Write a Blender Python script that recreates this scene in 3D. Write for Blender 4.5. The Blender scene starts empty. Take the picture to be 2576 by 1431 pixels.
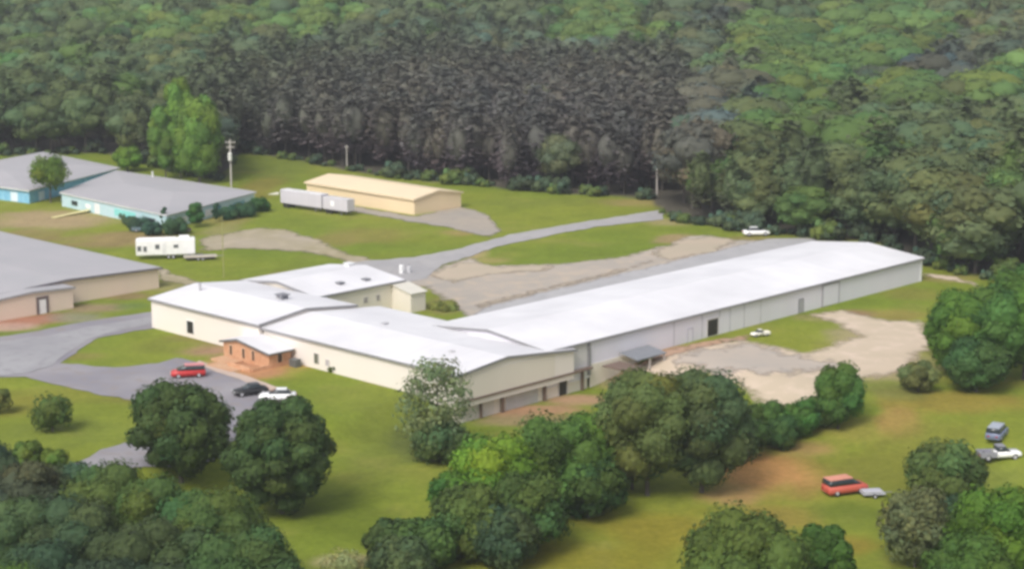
import bpy, bmesh, math, random
import numpy as np
from mathutils import Vector, noise
from mathutils.geometry import delaunay_2d_cdt
R = math.radians
S = bpy.context.scene
COL = S.collection

# ------------------------------------------------------------ camera
FPX, HZ, HC = 4750.0, -250.0, 76.0            # focal length and horizon in a 2576 px wide frame, height in metres
TH = math.atan((715.5 - HZ) / FPX)
cam = bpy.data.objects.new('camera', bpy.data.cameras.new('camera'))
COL.objects.link(cam)
cam.location = (0, 0, HC)
cam.rotation_euler = (math.pi / 2 - TH, 0, 0)
cam.data.sensor_width = 36.0
cam.data.lens = 36.0 * FPX / 2576.0
cam.data.clip_start = 1.0
cam.data.clip_end = 9000.0
S.camera = cam

# ------------------------------------------------------------ light
SUN_EL, SUN_AZ = 46.0, 207.0                    # elevation; compass angle measured clockwise from +Y
w = bpy.data.worlds.new('World'); S.world = w; w.use_nodes = True
nt = w.node_tree
bg = nt.nodes['Background']
sky = nt.nodes.new('ShaderNodeTexSky'); sky.sky_type = 'NISHITA'; sky.sun_disc = False
sky.sun_elevation = R(SUN_EL); sky.sun_rotation = R(SUN_AZ)
sky.air_density = 1.0; sky.dust_density = 3.0; sky.ozone_density = 0.6
hs = nt.nodes.new('ShaderNodeHueSaturation'); hs.inputs['Saturation'].default_value = 0.42      # thin high cloud
nt.links.new(sky.outputs[0], hs.inputs['Color']); nt.links.new(hs.outputs[0], bg.inputs[0]); bg.inputs[1].default_value = 0.165
sl = bpy.data.lights.new('sun', 'SUN'); sl.energy = 2.15; sl.angle = R(24.0); sl.color = (1.0, 0.95, 0.90)
so = bpy.data.objects.new('sun', sl); COL.objects.link(so)
sd = Vector((math.sin(R(SUN_AZ)) * math.cos(R(SUN_EL)), math.cos(R(SUN_AZ)) * math.cos(R(SUN_EL)), math.sin(R(SUN_EL))))
so.rotation_euler = sd.to_track_quat('Z', 'Y').to_euler()
S.view_settings.view_transform = 'Standard'; S.view_settings.look = 'None'
S.view_settings.exposure = 0.20; S.view_settings.gamma = 1.0
S.view_settings.use_curve_mapping = False
S.cycles.pixel_filter_type = 'BLACKMAN_HARRIS'; S.cycles.filter_width = 3.3
S.cycles.max_bounces = 5; S.cycles.use_denoising = True

# ------------------------------------------------------------ projection and terrain
ct, st = math.cos(TH), math.sin(TH)
def ray(u, v):
    x = (u - 1288) / FPX; y = -(v - 715.5) / FPX
    return (x, y * st + ct, y * ct - st)
def P(u, v, z=0.0):
    d = ray(u, v); t = (z - HC) / d[2]
    return (d[0] * t, d[1] * t)
J = P(1375, 884, 4.7)
A1 = R(46.1)
EA = (math.cos(A1), math.sin(A1)); EB = (EA[1], -EA[0])
def G(a, b):                                    # building grid -> world
    return (J[0] + EA[0] * a + EB[0] * b, J[1] + EA[1] * a + EB[1] * b)
def AB(x, y):
    return ((x - J[0]) * EA[0] + (y - J[1]) * EA[1], (x - J[0]) * EB[0] + (y - J[1]) * EB[1])
def sm(t):
    t = np.clip(t, 0.0, 1.0); return t * t * (3 - 2 * t)
def tz(x, y):
    a, b = AB(x, y)
    z = -3.3 * sm((b + 8.5) / 8.5) * (1 - sm((a - 9) / 22.0))
    z = z - 1.2 * sm((b - 12) / 60.0)
    z = z + 26.0 * sm((y - 560) / 520.0) + 90.0 * sm((y - 1150) / 1500.0)
    return z
def at(u, v):
    d = ray(u, v); t = 150.0; s = 6.0
    while t < 4000:
        if HC + d[2] * t < float(tz(d[0] * t, d[1] * t)):
            lo, hi = t - s, t
            for _ in range(18):
                m = (lo + hi) / 2
                if HC + d[2] * m < float(tz(d[0] * m, d[1] * m)): hi = m
                else: lo = m
            return (d[0] * hi, d[1] * hi, float(tz(d[0] * hi, d[1] * hi)))
        t += s
    return (d[0] * t, d[1] * t, 0)
def pxm(x, y):                                  # pixels of the 2576 frame per metre there
    return FPX / (y * ct + HC * st)
def proj(x, y, z):
    dz = z - HC; c = y * ct - dz * st
    return 1288 + FPX * x / c, 715.5 - FPX * (y * st + dz * ct) / c

# ------------------------------------------------------------ materials
MATS = {}
def newmat(name):
    m = bpy.data.materials.new(name); m.use_nodes = True
    return m, m.node_tree, m.node_tree.nodes['Principled BSDF']
def mix(nt, a, b, f):
    n = nt.nodes.new('ShaderNodeMix'); n.data_type = 'RGBA'
    for i, s in ((6, a), (7, b), (0, f)):
        if hasattr(s, 'is_linked'): nt.links.new(s, n.inputs[i])
        else: n.inputs[i].default_value = (*s, 1) if isinstance(s, tuple) else s
    return n.outputs[2]
def noisetex(nt, scale, det=4, stretch=None, rough=0.55):
    t = nt.nodes.new('ShaderNodeTexCoord'); n = nt.nodes.new('ShaderNodeTexNoise')
    n.inputs['Scale'].default_value = scale; n.inputs['Detail'].default_value = det
    n.inputs['Roughness'].default_value = rough
    src = t.outputs['Object']
    if stretch:
        mp = nt.nodes.new('ShaderNodeMapping'); mp.inputs['Scale'].default_value = stretch[0]
        mp.inputs['Rotation'].default_value = (0, 0, stretch[1])
        nt.links.new(src, mp.inputs['Vector']); src = mp.outputs[0]
    nt.links.new(src, n.inputs['Vector'])
    return n.outputs['Fac']
def ramp(nt, f, lo, hi):
    n = nt.nodes.new('ShaderNodeMapRange'); n.inputs[1].default_value = lo; n.inputs[2].default_value = hi
    nt.links.new(f, n.inputs[0]); return n.outputs[0]
def surf(name, c1, c2, scale=0.2, rough=0.9, bump=0.0, metal=0.0, c3=None, stretch=None, worn=0.0):
    if name in MATS: return MATS[name]
    m, nt, p = newmat(name)
    f = ramp(nt, noisetex(nt, scale, 5, stretch), 0.35, 0.65)
    c = mix(nt, c1, c2, f)
    if c3:
        g = ramp(nt, noisetex(nt, scale * 5.3, 4, stretch), 0.5, 0.72)
        c = mix(nt, c, c3, g)
    nt.links.new(c, p.inputs['Base Color']); p.inputs['Roughness'].default_value = rough
    p.inputs['Metallic'].default_value = metal
    if bump:
        b = nt.nodes.new('ShaderNodeBump'); b.inputs['Strength'].default_value = bump
        nt.links.new(noisetex(nt, scale * 9, 4), b.inputs['Height']); nt.links.new(b.outputs[0], p.inputs['Normal'])
    if worn:                                     # grass grows in from the edges of the sheet
        e = nt.nodes.new('ShaderNodeVertexColor'); e.layer_name = 'Col'
        nz = nt.nodes.new('ShaderNodeMath'); nz.operation = 'MULTIPLY_ADD'; nz.inputs[1].default_value = worn; nz.inputs[2].default_value = -.5 * worn
        nt.links.new(noisetex(nt, .35, 6, rough=.65), nz.inputs[0])
        ad = nt.nodes.new('ShaderNodeMath'); ad.operation = 'ADD'; nt.links.new(e.outputs[0], ad.inputs[0]); nt.links.new(nz.outputs[0], ad.inputs[1])
        al = ramp(nt, ad.outputs[0], -.05, .45); nt.links.new(al, p.inputs['Alpha'])
    MATS[name] = m
    return m
def flat(name, c, rough=0.6, metal=0.0):
    k = tuple(min(1, x * 1.12) for x in c); return surf(name, c, k, 0.8, rough, 0, metal)
# sheet metal with seams every `step` metres along a direction on the building grid
def sheet(name, c1, c2, step, ang, rough=0.45, dark=0.88, scale=0.08, streak=(1, 1, 0.2)):
    if name in MATS: return MATS[name]
    m, nt, p = newmat(name)
    t = nt.nodes.new('ShaderNodeTexCoord'); mp = nt.nodes.new('ShaderNodeMapping')
    mp.inputs['Rotation'].default_value = (0, 0, -ang)
    nt.links.new(t.outputs['Object'], mp.inputs['Vector'])
    sp = nt.nodes.new('ShaderNodeSeparateXYZ'); nt.links.new(mp.outputs[0], sp.inputs[0])
    d = nt.nodes.new('ShaderNodeMath'); d.operation = 'DIVIDE'; d.inputs[1].default_value = step
    nt.links.new(sp.outputs[0], d.inputs[0])
    fr = nt.nodes.new('ShaderNodeMath'); fr.operation = 'FRACT'; nt.links.new(d.outputs[0], fr.inputs[0])
    lt = nt.nodes.new('ShaderNodeMath'); lt.operation = 'LESS_THAN'; lt.inputs[1].default_value = 0.1
    nt.links.new(fr.outputs[0], lt.inputs[0])
    fl = nt.nodes.new('ShaderNodeMath'); fl.operation = 'FLOOR'; nt.links.new(d.outputs[0], fl.inputs[0])
    wn = nt.nodes.new('ShaderNodeTexWhiteNoise'); wn.noise_dimensions = '1D'; nt.links.new(fl.outputs[0], wn.inputs['W'])
    f = ramp(nt, noisetex(nt, scale, 5, (streak, -ang)), 0.35, 0.68)
    c = mix(nt, c1, c2, f)
    pv = nt.nodes.new('ShaderNodeMath'); pv.operation = 'MULTIPLY'; pv.inputs[1].default_value = 0.3
    nt.links.new(wn.outputs['Value'], pv.inputs[0])
    c = mix(nt, c, c2, pv.outputs[0])
    sf = nt.nodes.new('ShaderNodeMath'); sf.operation = 'MULTIPLY'; sf.inputs[1].default_value = 0.6
    nt.links.new(lt.outputs[0], sf.inputs[0])
    c = mix(nt, c, tuple(x * dark for x in c1), sf.outputs[0])
    nt.links.new(c, p.inputs['Base Color']); p.inputs['Roughness'].default_value = rough
    MATS[name] = m
    return m

# leaves: vertex colour times the object's own colour
def leafmat(name, rough=0.75):
    m, nt, p = newmat(name)
    a = nt.nodes.new('ShaderNodeVertexColor'); a.layer_name = 'Col'
    oi = nt.nodes.new('ShaderNodeObjectInfo')
    mx = nt.nodes.new('ShaderNodeMix'); mx.data_type = 'RGBA'; mx.blend_type = 'MULTIPLY'; mx.inputs[0].default_value = 1
    nt.links.new(a.outputs[0], mx.inputs[6]); nt.links.new(oi.outputs['Color'], mx.inputs[7])
    nt.links.new(mx.outputs[2], p.inputs['Base Color']); p.inputs['Roughness'].default_value = rough
    p.inputs['Specular IOR Level'].default_value = 0.2
    tr = nt.nodes.new('ShaderNodeBsdfTranslucent'); nt.links.new(mx.outputs[2], tr.inputs[0])
    ms = nt.nodes.new('ShaderNodeMixShader'); ms.inputs[0].default_value = 0.22
    nt.links.new(p.outputs[0], ms.inputs[1]); nt.links.new(tr.outputs[0], ms.inputs[2])
    nt.links.new(ms.outputs[0], nt.nodes['Material Output'].inputs[0])
    return m
LEAF = leafmat('leaves')
BARK = surf('bark', (.07, .06, .05), (.12, .105, .09), 0.9)

# ------------------------------------------------------------ objects
def tag(o, label=None, cat=None, group=None, kind=None):
    if label: o['label'] = label
    if cat: o['category'] = cat
    if group: o['group'] = group
    if kind: o['kind'] = kind
    return o
def thing(name, label, cat, loc, group=None, rz=0.0):
    o = bpy.data.objects.new(name, None); COL.objects.link(o)
    o.location = loc; o.rotation_euler = (0, 0, rz); o.empty_display_size = 0.5
    return tag(o, label, cat, group)
def link(name, me, parent=None, world=False):
    o = bpy.data.objects.new(name, me); COL.objects.link(o)
    if parent is not None:
        o.parent = parent
        if world:                               # geometry is in world coordinates
            bpy_loc = Vector((0, 0, 0)); q = parent
            while q is not None: bpy_loc += Vector(q.location); q = q.parent
            o.location = -bpy_loc
    return o
class MB:
    def __init__(s): s.v = []; s.f = []; s.mi = []; s.m = 0
    def poly(s, pts):
        i = len(s.v); s.v += [tuple(p) for p in pts]; s.f.append(tuple(range(i, i + len(pts)))); s.mi.append(s.m)
    def prism(s, ring, vec):                    # ring of points swept along vec
        n = len(ring); i = len(s.v)
        s.v += [tuple(p) for p in ring] + [tuple(p[k] + vec[k] for k in range(3)) for p in ring]
        s.f.append(tuple(range(i, i + n))); s.f.append(tuple(range(i + 2 * n - 1, i + n - 1, -1)))
        for k in range(n):
            j = (k + 1) % n; s.f.append((i + k, i + n + k, i + n + j, i + j))
        s.mi += [s.m] * (n + 2)
    def box(s, x0, x1, y0, y1, z0, z1):
        s.prism([(x0, y0, z0), (x1, y0, z0), (x1, y1, z0), (x0, y1, z0)], (0, 0, z1 - z0))
    def gbox(s, a0, a1, b0, b1, z0, z1):        # box on the building grid
        s.prism([(*G(a0, b0), z0), (*G(a1, b0), z0), (*G(a1, b1), z0), (*G(a0, b1), z0)], (0, 0, z1 - z0))
    def tube(s, p0, p1, r0, r1, n=8):
        p0, p1 = Vector(p0), Vector(p1); d = (p1 - p0).normalized()
        x = d.orthogonal().normalized(); y = d.cross(x); i = len(s.v)
        for p, r in ((p0, r0), (p1, r1)):
            for k in range(n):
                t = 2 * math.pi * k / n; s.v.append(tuple(p + x * (r * math.cos(t)) + y * (r * math.sin(t))))
        s.f.append(tuple(range(i + n - 1, i - 1, -1))); s.f.append(tuple(range(i + n, i + 2 * n)))
        for k in range(n):
            j = (k + 1) % n; s.f.append((i + k, i + j, i + n + j, i + n + k))
        s.mi += [s.m] * (n + 2)
    def build(s, name, mat, parent=None, world=False, bevel=0.0):
        me = bpy.data.meshes.new(name)
        me.from_pydata(s.v, [], s.f)
        bm = bmesh.new(); bm.from_mesh(me)
        bmesh.ops.recalc_face_normals(bm, faces=bm.faces)
        if bevel:
            bmesh.ops.remove_doubles(bm, verts=bm.verts, dist=1e-4)
            bmesh.ops.bevel(bm, geom=list(bm.edges), offset=bevel, segments=2, affect='EDGES', profile=0.6, clamp_overlap=True)
        bm.to_mesh(me); bm.free()
        for m in (mat if isinstance(mat, (list, tuple)) else [mat]): me.materials.append(m)
        if len(me.materials) > 1 and not bevel: me.polygons.foreach_set('material_index', s.mi)
        if parent is None and world: pass
        return link(name, me, parent, world)

# ------------------------------------------------------------ ground
def blob(u, v, ru, rv, col, k=1.0):
    x, y, z = at(u, v); s = pxm(x, y); dep = (HC - z) / math.hypot(y, HC)
    return (x, y, ru / s, rv / (s * dep), col, k)
GRASS = (.205, .235, .028); GRASS2 = (.150, .205, .022); DRY = (.27, .19, .058); DIRT = (.36, .26, .17)
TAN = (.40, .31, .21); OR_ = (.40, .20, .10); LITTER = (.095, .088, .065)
blobs = [blob(*b) for b in [
    (120, 555, 190, 30, (.36, .27, .15), .9), (300, 600, 190, 22, (.27, .20, .085), .9), (60, 590, 120, 16, (.25, .20, .07), .7),
    (560, 575, 60, 20, (.27, .24, .10), .7), (560, 555, 80, 16, (.27, .22, .08), .6), (660, 470, 50, 40, (.20, .17, .035), .8),
    (700, 420, 120, 30, (.15, .19, .03), .8), (950, 590, 120, 22, (.22, .20, .045), .8), (850, 600, 70, 25, (.24, .20, .06), .7),
    (760, 700, 130, 20, (.24, .21, .045), .8), (760, 735, 150, 14, (.16, .19, .03), .7), (420, 720, 60, 18, (.28, .25, .11), .7),
    (1150, 585, 60, 10, (.32, .24, .09), .8), (1600, 510, 110, 12, (.28, .22, .08), .8), (1350, 510, 200, 12, (.17, .20, .03), .7),
    (1700, 600, 60, 14, (.32, .24, .12), .9), (1680, 560, 60, 10, (.32, .27, .12), .8), (1900, 603, 60, 12, (.24, .20, .07), .8),
    (1190, 640, 50, 12, (.40, .30, .15), .8), (1120, 770, 60, 25, (.24, .20, .08), .8), (1240, 655, 60, 10, (.33, .27, .10), .7),
    (2250, 790, 120, 18, (.27, .21, .06), .7), (2150, 790, 70, 14, (.25, .16, .09), .9), (2380, 700, 120, 10, (.28, .23, .08), .7),
    (2300, 740, 90, 20, (.20, .19, .04), .7), (2060, 800, 60, 10, (.30, .24, .12), .5),
    (2400, 1010, 240, 28, (.27, .20, .040), .75), (2500, 960, 160, 20, (.22, .21, .04), .6), (2150, 1080, 120, 24, (.24, .20, .045), .6),
    (1920, 1190, 190, 55, (.46, .25, .085), 1.0), (1830, 1240, 90, 30, (.38, .24, .10), .8), (2030, 1130, 90, 20, (.33, .21, .08), .8),
    (2260, 1060, 60, 26, (.35, .20, .07), .6), (1700, 1330, 240, 60, (.225, .195, .024), .9), (1500, 1400, 280, 50, (.205, .19, .022), .9), (2200, 1180, 200, 50, (.17, .17, .026), .7),
    (1980, 1300, 130, 40, (.25, .18, .04), .7), (2130, 1290, 120, 45, (.12, .16, .020), .8), (2000, 1240, 100, 30, (.26, .19, .045), .6),
    (2350, 1100, 120, 30, (.17, .17, .03), .6), (2500, 1200, 120, 30, (.16, .18, .035), .6), (2140, 1370, 80, 30, (.26, .19, .03), .7),
    (1300, 1030, 180, 18, (.38, .22, .13), .9), (1450, 1005, 120, 14, (.40, .25, .15), .9), (1330, 1060, 160, 16, (.30, .22, .12), .8),
    (1700, 880, 110, 14, (.36, .22, .13), .9), (1560, 950, 70, 22, (.36, .26, .17), .8),
    (60, 805, 120, 18, (.36, .17, .11), .95), (20, 822, 90, 12, (.48, .32, .25), .8), (250, 775, 90, 16, (.28, .20, .13), .8),
    (300, 745, 120, 10, (.24, .17, .09), .8), (330, 770, 50, 12, (.12, .19, .04), .7), (200, 800, 90, 14, (.25, .23, .17), .7),
    (520, 880, 80, 18, (.33, .20, .13), .95), (560, 860, 90, 12, (.26, .18, .11), .7), (480, 850, 60, 14, (.22, .18, .06), .7),
    (640, 930, 110, 26, (.45, .23, .115), .95), (580, 915, 90, 18, (.44, .24, .14), .9), (740, 915, 60, 14, (.40, .22, .08), .7),
    (420, 870, 140, 20, (.17, .19, .03), .7), (200, 895, 90, 12, (.22, .20, .05), .8), (380, 1000, 120, 14, (.18, .16, .04), .7),
    (140, 990, 200, 22, (.20, .21, .03), .8), (160, 1090, 200, 40, (.15, .19, .03), .6), (60, 1020, 90, 30, (.21, .19, .03), .6),
    (900, 1000, 160, 40, (.19, .22, .03), .7), (950, 1150, 120, 90, (.155, .185, .03), .7), (880, 1300, 180, 60, (.125, .165, .016), .85),
    (1010, 960, 120, 14, (.25, .18, .08), .6), (1040, 1120, 60, 60, (.09, .11, .03), .7), (870, 1410, 90, 18, (.40, .33, .2), .8),
    (2180, 940, 150, 20, (.34, .28, .15), .8), (2250, 980, 90, 22, (.18, .19, .045), .8), (2220, 870, 160, 60, TAN, .6),
]]
# forest edge in the frame (u, v); beyond it the floor is leaf litter
EDGE = [(-400, 396), (0, 392), (260, 386), (420, 430), (560, 455), (600, 382), (700, 398), (870, 428), (950, 444), (1100, 458), (1300, 480), (1500, 494),
        (1640, 502), (1665, 535), (1700, 556), (1860, 584), (1960, 592), (2060, 602), (2200, 610), (2330, 672), (2480, 700), (2700, 730)]
EW = [at(u, v)[:2] for u, v in EDGE]
def edge_y(x, y):                                # depth of the wood's edge along the line of sight to (x, y)
    k = x / y
    ks = np.array([p[0] / p[1] for p in EW]); ys = np.array([p[1] for p in EW])
    return np.interp(k, ks, ys)
def fbm(x, y, s, seed=0.0, n=3):
    out = np.zeros(len(x)); amp = 1.0; tot = 0
    for i in range(n):
        sc = s * 2 ** i
        out += amp * np.array([noise.noise(Vector((px * sc + seed, py * sc - seed, seed + i * 7.3))) for px, py in zip(x, y)])
        tot += amp; amp *= 0.55
    return out / tot
def ground_cols(X, Y):
    n1 = fbm(X, Y, 0.018, 3.1); n2 = fbm(X, Y, 0.09, 9.7); n3 = fbm(X, Y, 0.3, 5.2, 2)
    c = np.array(GRASS)[None] * (1 - sm(n1 * 1.6 + .5))[:, None] + np.array(GRASS2)[None] * sm(n1 * 1.6 + .5)[:, None]
    for (bx, by, rx, ry, col, k) in blobs:
        d = np.hypot((X - bx) / rx, (Y - by) / ry) + n2 * 0.75 + n3 * .2
        f = k * (1 - sm((d - 0.45) / 0.75))
        c = c * (1 - f)[:, None] + np.array(col)[None] * f[:, None]
    f = sm((n2 - 0.12) / 0.35) * 0.35
    c = c * (1 - f)[:, None] + np.array((.22, .19, .055))[None] * f[:, None]
    c *= (1 + 0.22 * n3 + 0.18 * n2)[:, None]
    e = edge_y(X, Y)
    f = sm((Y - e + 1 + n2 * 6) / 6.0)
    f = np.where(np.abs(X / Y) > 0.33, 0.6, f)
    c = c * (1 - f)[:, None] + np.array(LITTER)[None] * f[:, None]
    return np.clip(c, 0.005, 1)
def axis(segs):
    out = []
    for a, b, s in segs: out += list(np.arange(a, b, s))
    return np.array(out + [segs[-1][1]])
xs = axis([(-2600, -400, 110), (-400, -190, 14), (-190, 190, 1.6), (190, 400, 14), (400, 2600, 110)])
ys = axis([(-300, 100, 40), (100, 190, 9), (190, 610, 1.7), (610, 1300, 15), (1300, 4200, 130)])
GX, GY = np.meshgrid(xs, ys); X, Y = GX.ravel(), GY.ravel()
Z = tz(X, Y)
nx, ny = len(xs), len(ys)
idx = np.arange(nx * ny).reshape(ny, nx)
q = np.stack([idx[:-1, :-1], idx[:-1, 1:], idx[1:, 1:], idx[1:, :-1]], -1).reshape(-1, 4)
def numesh(name, V, F, cols=None, smooth=False, corner=False):
    me = bpy.data.meshes.new(name); k = F.shape[1]
    me.vertices.add(len(V)); me.vertices.foreach_set('co', np.ascontiguousarray(V, dtype=np.float32).ravel())
    me.loops.add(F.size); me.loops.foreach_set('vertex_index', np.ascontiguousarray(F, dtype=np.int32).ravel())
    me.polygons.add(len(F)); me.polygons.foreach_set('loop_start', np.arange(0, F.size, k, dtype=np.int32))
    if smooth: me.polygons.foreach_set('use_smooth', np.ones(len(F), dtype=bool))
    if cols is not None:
        at_ = me.color_attributes.new('Col', 'FLOAT_COLOR', 'POINT')
        c4 = np.ones((len(V), 4), dtype=np.float32); c4[:, :3] = cols
        at_.data.foreach_set('color', c4.ravel())
    me.update(calc_edges=True); me.validate()
    return me
Yp = np.maximum(Y, 20.0)
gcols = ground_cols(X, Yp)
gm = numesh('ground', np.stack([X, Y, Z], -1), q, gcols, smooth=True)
m, nt, p = newmat('ground_cover')
a = nt.nodes.new('ShaderNodeVertexColor'); a.layer_name = 'Col'
f = ramp(nt, noisetex(nt, 0.9, 6, rough=0.7), 0.3, 0.7)
h = nt.nodes.new('ShaderNodeMix'); h.data_type = 'RGBA'; h.blend_type = 'MULTIPLY'; h.inputs[0].default_value = 1
nt.links.new(a.outputs[0], h.inputs[6]); nt.links.new(mix(nt, (.80, .82, .78), (1.16, 1.12, 1.2), f), h.inputs[7])
nt.links.new(h.outputs[2], p.inputs['Base Color']); p.inputs['Roughness'].default_value = 0.95; p.inputs['Specular IOR Level'].default_value = 0.1
bnode = nt.nodes.new('ShaderNodeBump'); bnode.inputs['Strength'].default_value = 0.35; bnode.inputs['Distance'].default_value = 0.4
nt.links.new(noisetex(nt, 2.5, 5), bnode.inputs['Height']); nt.links.new(bnode.outputs[0], p.inputs['Normal'])
gm.materials.append(m)
tag(link('ground', gm), kind='structure')

def drape(name, uv, mat, dz=0.08, jit=0.5, grid=False, soft=2.5):
    pts = [G(a, b) if grid else at(a, b)[:2] for a, b in uv]
    ring = []
    n = len(pts)
    for i in range(n):
        p0, p1 = pts[i], pts[(i + 1) % n]; L = math.dist(p0, p1); k = max(1, int(L / 1.5))
        for j in range(k):
            t = j / k; x = p0[0] + (p1[0] - p0[0]) * t; y = p0[1] + (p1[1] - p0[1]) * t
            if jit:
                x += jit * noise.noise(Vector((x * .35, y * .35, 1.5))) + .5 * jit * noise.noise(Vector((x, y, 4)))
                y += 1.6 * jit * noise.noise(Vector((x * .3, y * .3, 8.5))) + jit * noise.noise(Vector((x, y, 2)))
            ring.append((x, y))
    m = len(ring)
    X0 = min(r[0] for r in ring); X1 = max(r[0] for r in ring); Y0 = min(r[1] for r in ring); Y1 = max(r[1] for r in ring)
    inner = []
    def inside(x, y):
        c = False
        for i in range(m):
            (ax, ay), (bx, by) = ring[i], ring[i - 1]
            if (ay > y) != (by > y) and x < (bx - ax) * (y - ay) / (by - ay) + ax: c = not c
        return c
    s = 2.2
    gx = X0
    while gx < X1:
        gy = Y0
        while gy < Y1:
            if inside(gx, gy): inner.append((gx, gy))
            gy += s
        gx += s
    vs = [Vector(r) for r in ring] + [Vector(r) for r in inner]
    ov, oe, of, *_ = delaunay_2d_cdt(vs, [(i, (i + 1) % m) for i in range(m)], [], 1, 1e-4)
    me = bpy.data.meshes.new(name)
    me.from_pydata([(v.x, v.y, float(tz(v.x, v.y)) + dz) for v in ov], [], [tuple(f) for f in of])
    me.update()
    ed = me.color_attributes.new('Col', 'FLOAT_COLOR', 'POINT'); rk = set((round(r[0], 3), round(r[1], 3)) for r in ring)
    for i_, v in enumerate(ov):
        k_ = 0.0 if (round(v.x, 3), round(v.y, 3)) in rk else min(1.0, min(math.hypot(v.x - r[0], v.y - r[1]) for r in ring) / soft)
        ed.data[i_].color = (k_, k_, k_, 1)
    bm = bmesh.new(); bm.from_mesh(me)
    for f in bm.faces:
        if f.normal.z < 0: f.normal_flip()
        f.smooth = True
    bm.to_mesh(me); bm.free()
    me.materials.append(mat)
    return tag(link(name, me), kind='structure')

ASPH = surf('asphalt', (.275, .27, .285), (.33, .325, .335), 0.09, .9, .2, c3=(.245, .24, .25))
ASPH2 = surf('asphalt_dark', (.21, .20, .23), (.29, .275, .29), 0.07, .9, .2, c3=(.25, .22, .21))
GRAV = surf('gravel', (.42, .36, .30), (.345, .31, .27), 0.06, .95, .3, c3=(.48, .39, .29), worn=1.3)
GRAV2 = surf('gravel_grey', (.31, .285, .25), (.36, .31, .25), 0.07, .95, .3, c3=(.29, .26, .23), worn=1.3)
SAND = surf('sandy_dirt', (.56, .455, .345), (.47, .39, .28), 0.05, .95, .3, c3=(.62, .50, .40), worn=1.3)
CONC = surf('concrete', (.36, .35, .345), (.42, .41, .40), 0.08, .85, .1, c3=(.34, .335, .33))
drape('road', [(-260, 905), (0, 846), (100, 832), (200, 812), (300, 796), (405, 783), (415, 822), (340, 832), (262, 846), (215, 866), (190, 888), (150, 914), (290, 924), (400, 914),
               (440, 902), (495, 912), (530, 928), (600, 952), (665, 977), (748, 1002), (700, 1040), (620, 1100), (500, 1140), (380, 1060), (330, 1008), (240, 990), (150, 968), (60, 950), (0, 948), (-300, 975)], ASPH2, .08)
drape('sidewalk', [(500, 908), (540, 922), (610, 944), (680, 968), (760, 1000), (748, 1006), (665, 980), (600, 955), (530, 931), (492, 915)], surf('sidewalk_paving', (.52, .40, .33), (.46, .37, .31), .3, .9), .13, .2)
drape('driveway', [(600, 1085), (480, 1070), (330, 1112), (255, 1133), (190, 1168), (205, 1192), (300, 1180), (420, 1175), (560, 1150)], ASPH2, .12)
drape('asphalt_lane', [(-260, 890), (0, 860), (120, 845), (230, 822), (330, 806), (404, 795), (404, 815), (320, 828), (240, 848), (180, 880), (120, 925), (60, 942), (-300, 968)], ASPH, .14)
drape('back_road', [(1668, 528), (1560, 545), (1400, 570), (1280, 592), (1150, 628), (1040, 648), (960, 655), (880, 660), (900, 690), (1010, 712), (1075, 700), (1110, 668), (1180, 646), (1250, 620),
                    (1390, 592), (1500, 572), (1600, 560), (1668, 553)], surf('asphalt_light', (.33, .32, .325), (.38, .365, .36), .08, .9, .2, c3=(.30, .29, .29)), .10)
drape('gravel_lot', [(1010, 712), (1060, 690), (1110, 668), (1170, 650), (1205, 652), (1225, 668), (1400, 664), (1560, 646), (1680, 614), (1720, 596), (1780, 590), (1850, 604), (1960, 604),
                     (2060, 604), (1900, 690), (1500, 800), (1300, 850), (1170, 800), (1090, 740), (1065, 725)], GRAV, .06, soft=4.0)
drape('concrete_apron', [(1180, 800), (1215, 775), (1330, 745), (1560, 690), (1760, 642), (1925, 601), (2060, 600), (2050, 625), (1800, 700), (1500, 775), (1300, 830)], surf('apron_grey', (.36, .355, .365), (.41, .40, .40), .08, .85, .1, c3=(.33, .325, .33), worn=.8), .11, .5, soft=1.5)
drape('tan_dirt', [(1630, 640), (1690, 606), (1790, 592), (1860, 606), (1810, 630), (1740, 646), (1680, 660)], surf('tan_soil', (.45, .37, .28), (.41, .35, .26), .1, .95, worn=1.6), .10, 1.0, soft=4)
drape('tan_dirt', [(1075, 695), (1150, 658), (1215, 662), (1260, 672), (1400, 668), (1380, 684), (1240, 690), (1140, 712)], surf('tan_soil', (0,) * 3, (0,) * 3), .10, 1.0, soft=4)
drape('wheel_ruts', [(1190, 768), (1330, 734), (1560, 678), (1640, 655), (1645, 660), (1560, 688), (1330, 744), (1200, 778)], surf('rut_brown', (.30, .25, .19), (.34, .285, .22), .15, .95, worn=1.4), .14, .6, soft=1.2)
drape('dirt_path', [(505, 600), (560, 590), (640, 573), (720, 578), (790, 600), (880, 640), (960, 655), (930, 680), (880, 664), (800, 640), (700, 630), (600, 628), (500, 632)],
      surf('path_dirt', (.37, .315, .24), (.30, .26, .15), 0.06, .95, .2, c3=(.42, .35, .25), worn=1.6), .09, 1.2, soft=4.0)
drape('gravel_path', [(386, 665), (440, 690), (510, 712), (480, 722), (400, 706), (386, 728), (390, 690)], surf('path_dirt', (0, 0, 0), (0, 0, 0)), .09, .8)
drape('gravel_pad', [(760, 520), (900, 520), (1045, 545), (1150, 520), (1190, 528), (1235, 545), (1262, 582), (1235, 598), (1195, 590), (1130, 574), (1040, 560), (900, 535)], GRAV2, .09, .7)
drape('dirt_yard', soft=5.0, dz=.08, jit=1.2, mat=SAND, uv=[(1560, 930), (1700, 882), (1850, 850), (1930, 862), (2010, 884), (2090, 872), (2150, 842), (2100, 815), (2040, 792), (2120, 775), (2200, 800), (2330, 812), (2350, 870),
                    (2300, 935), (2190, 955), (2100, 1000), (2010, 1045), (1940, 1045), (1860, 975), (1760, 940), (1640, 960)])
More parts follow.
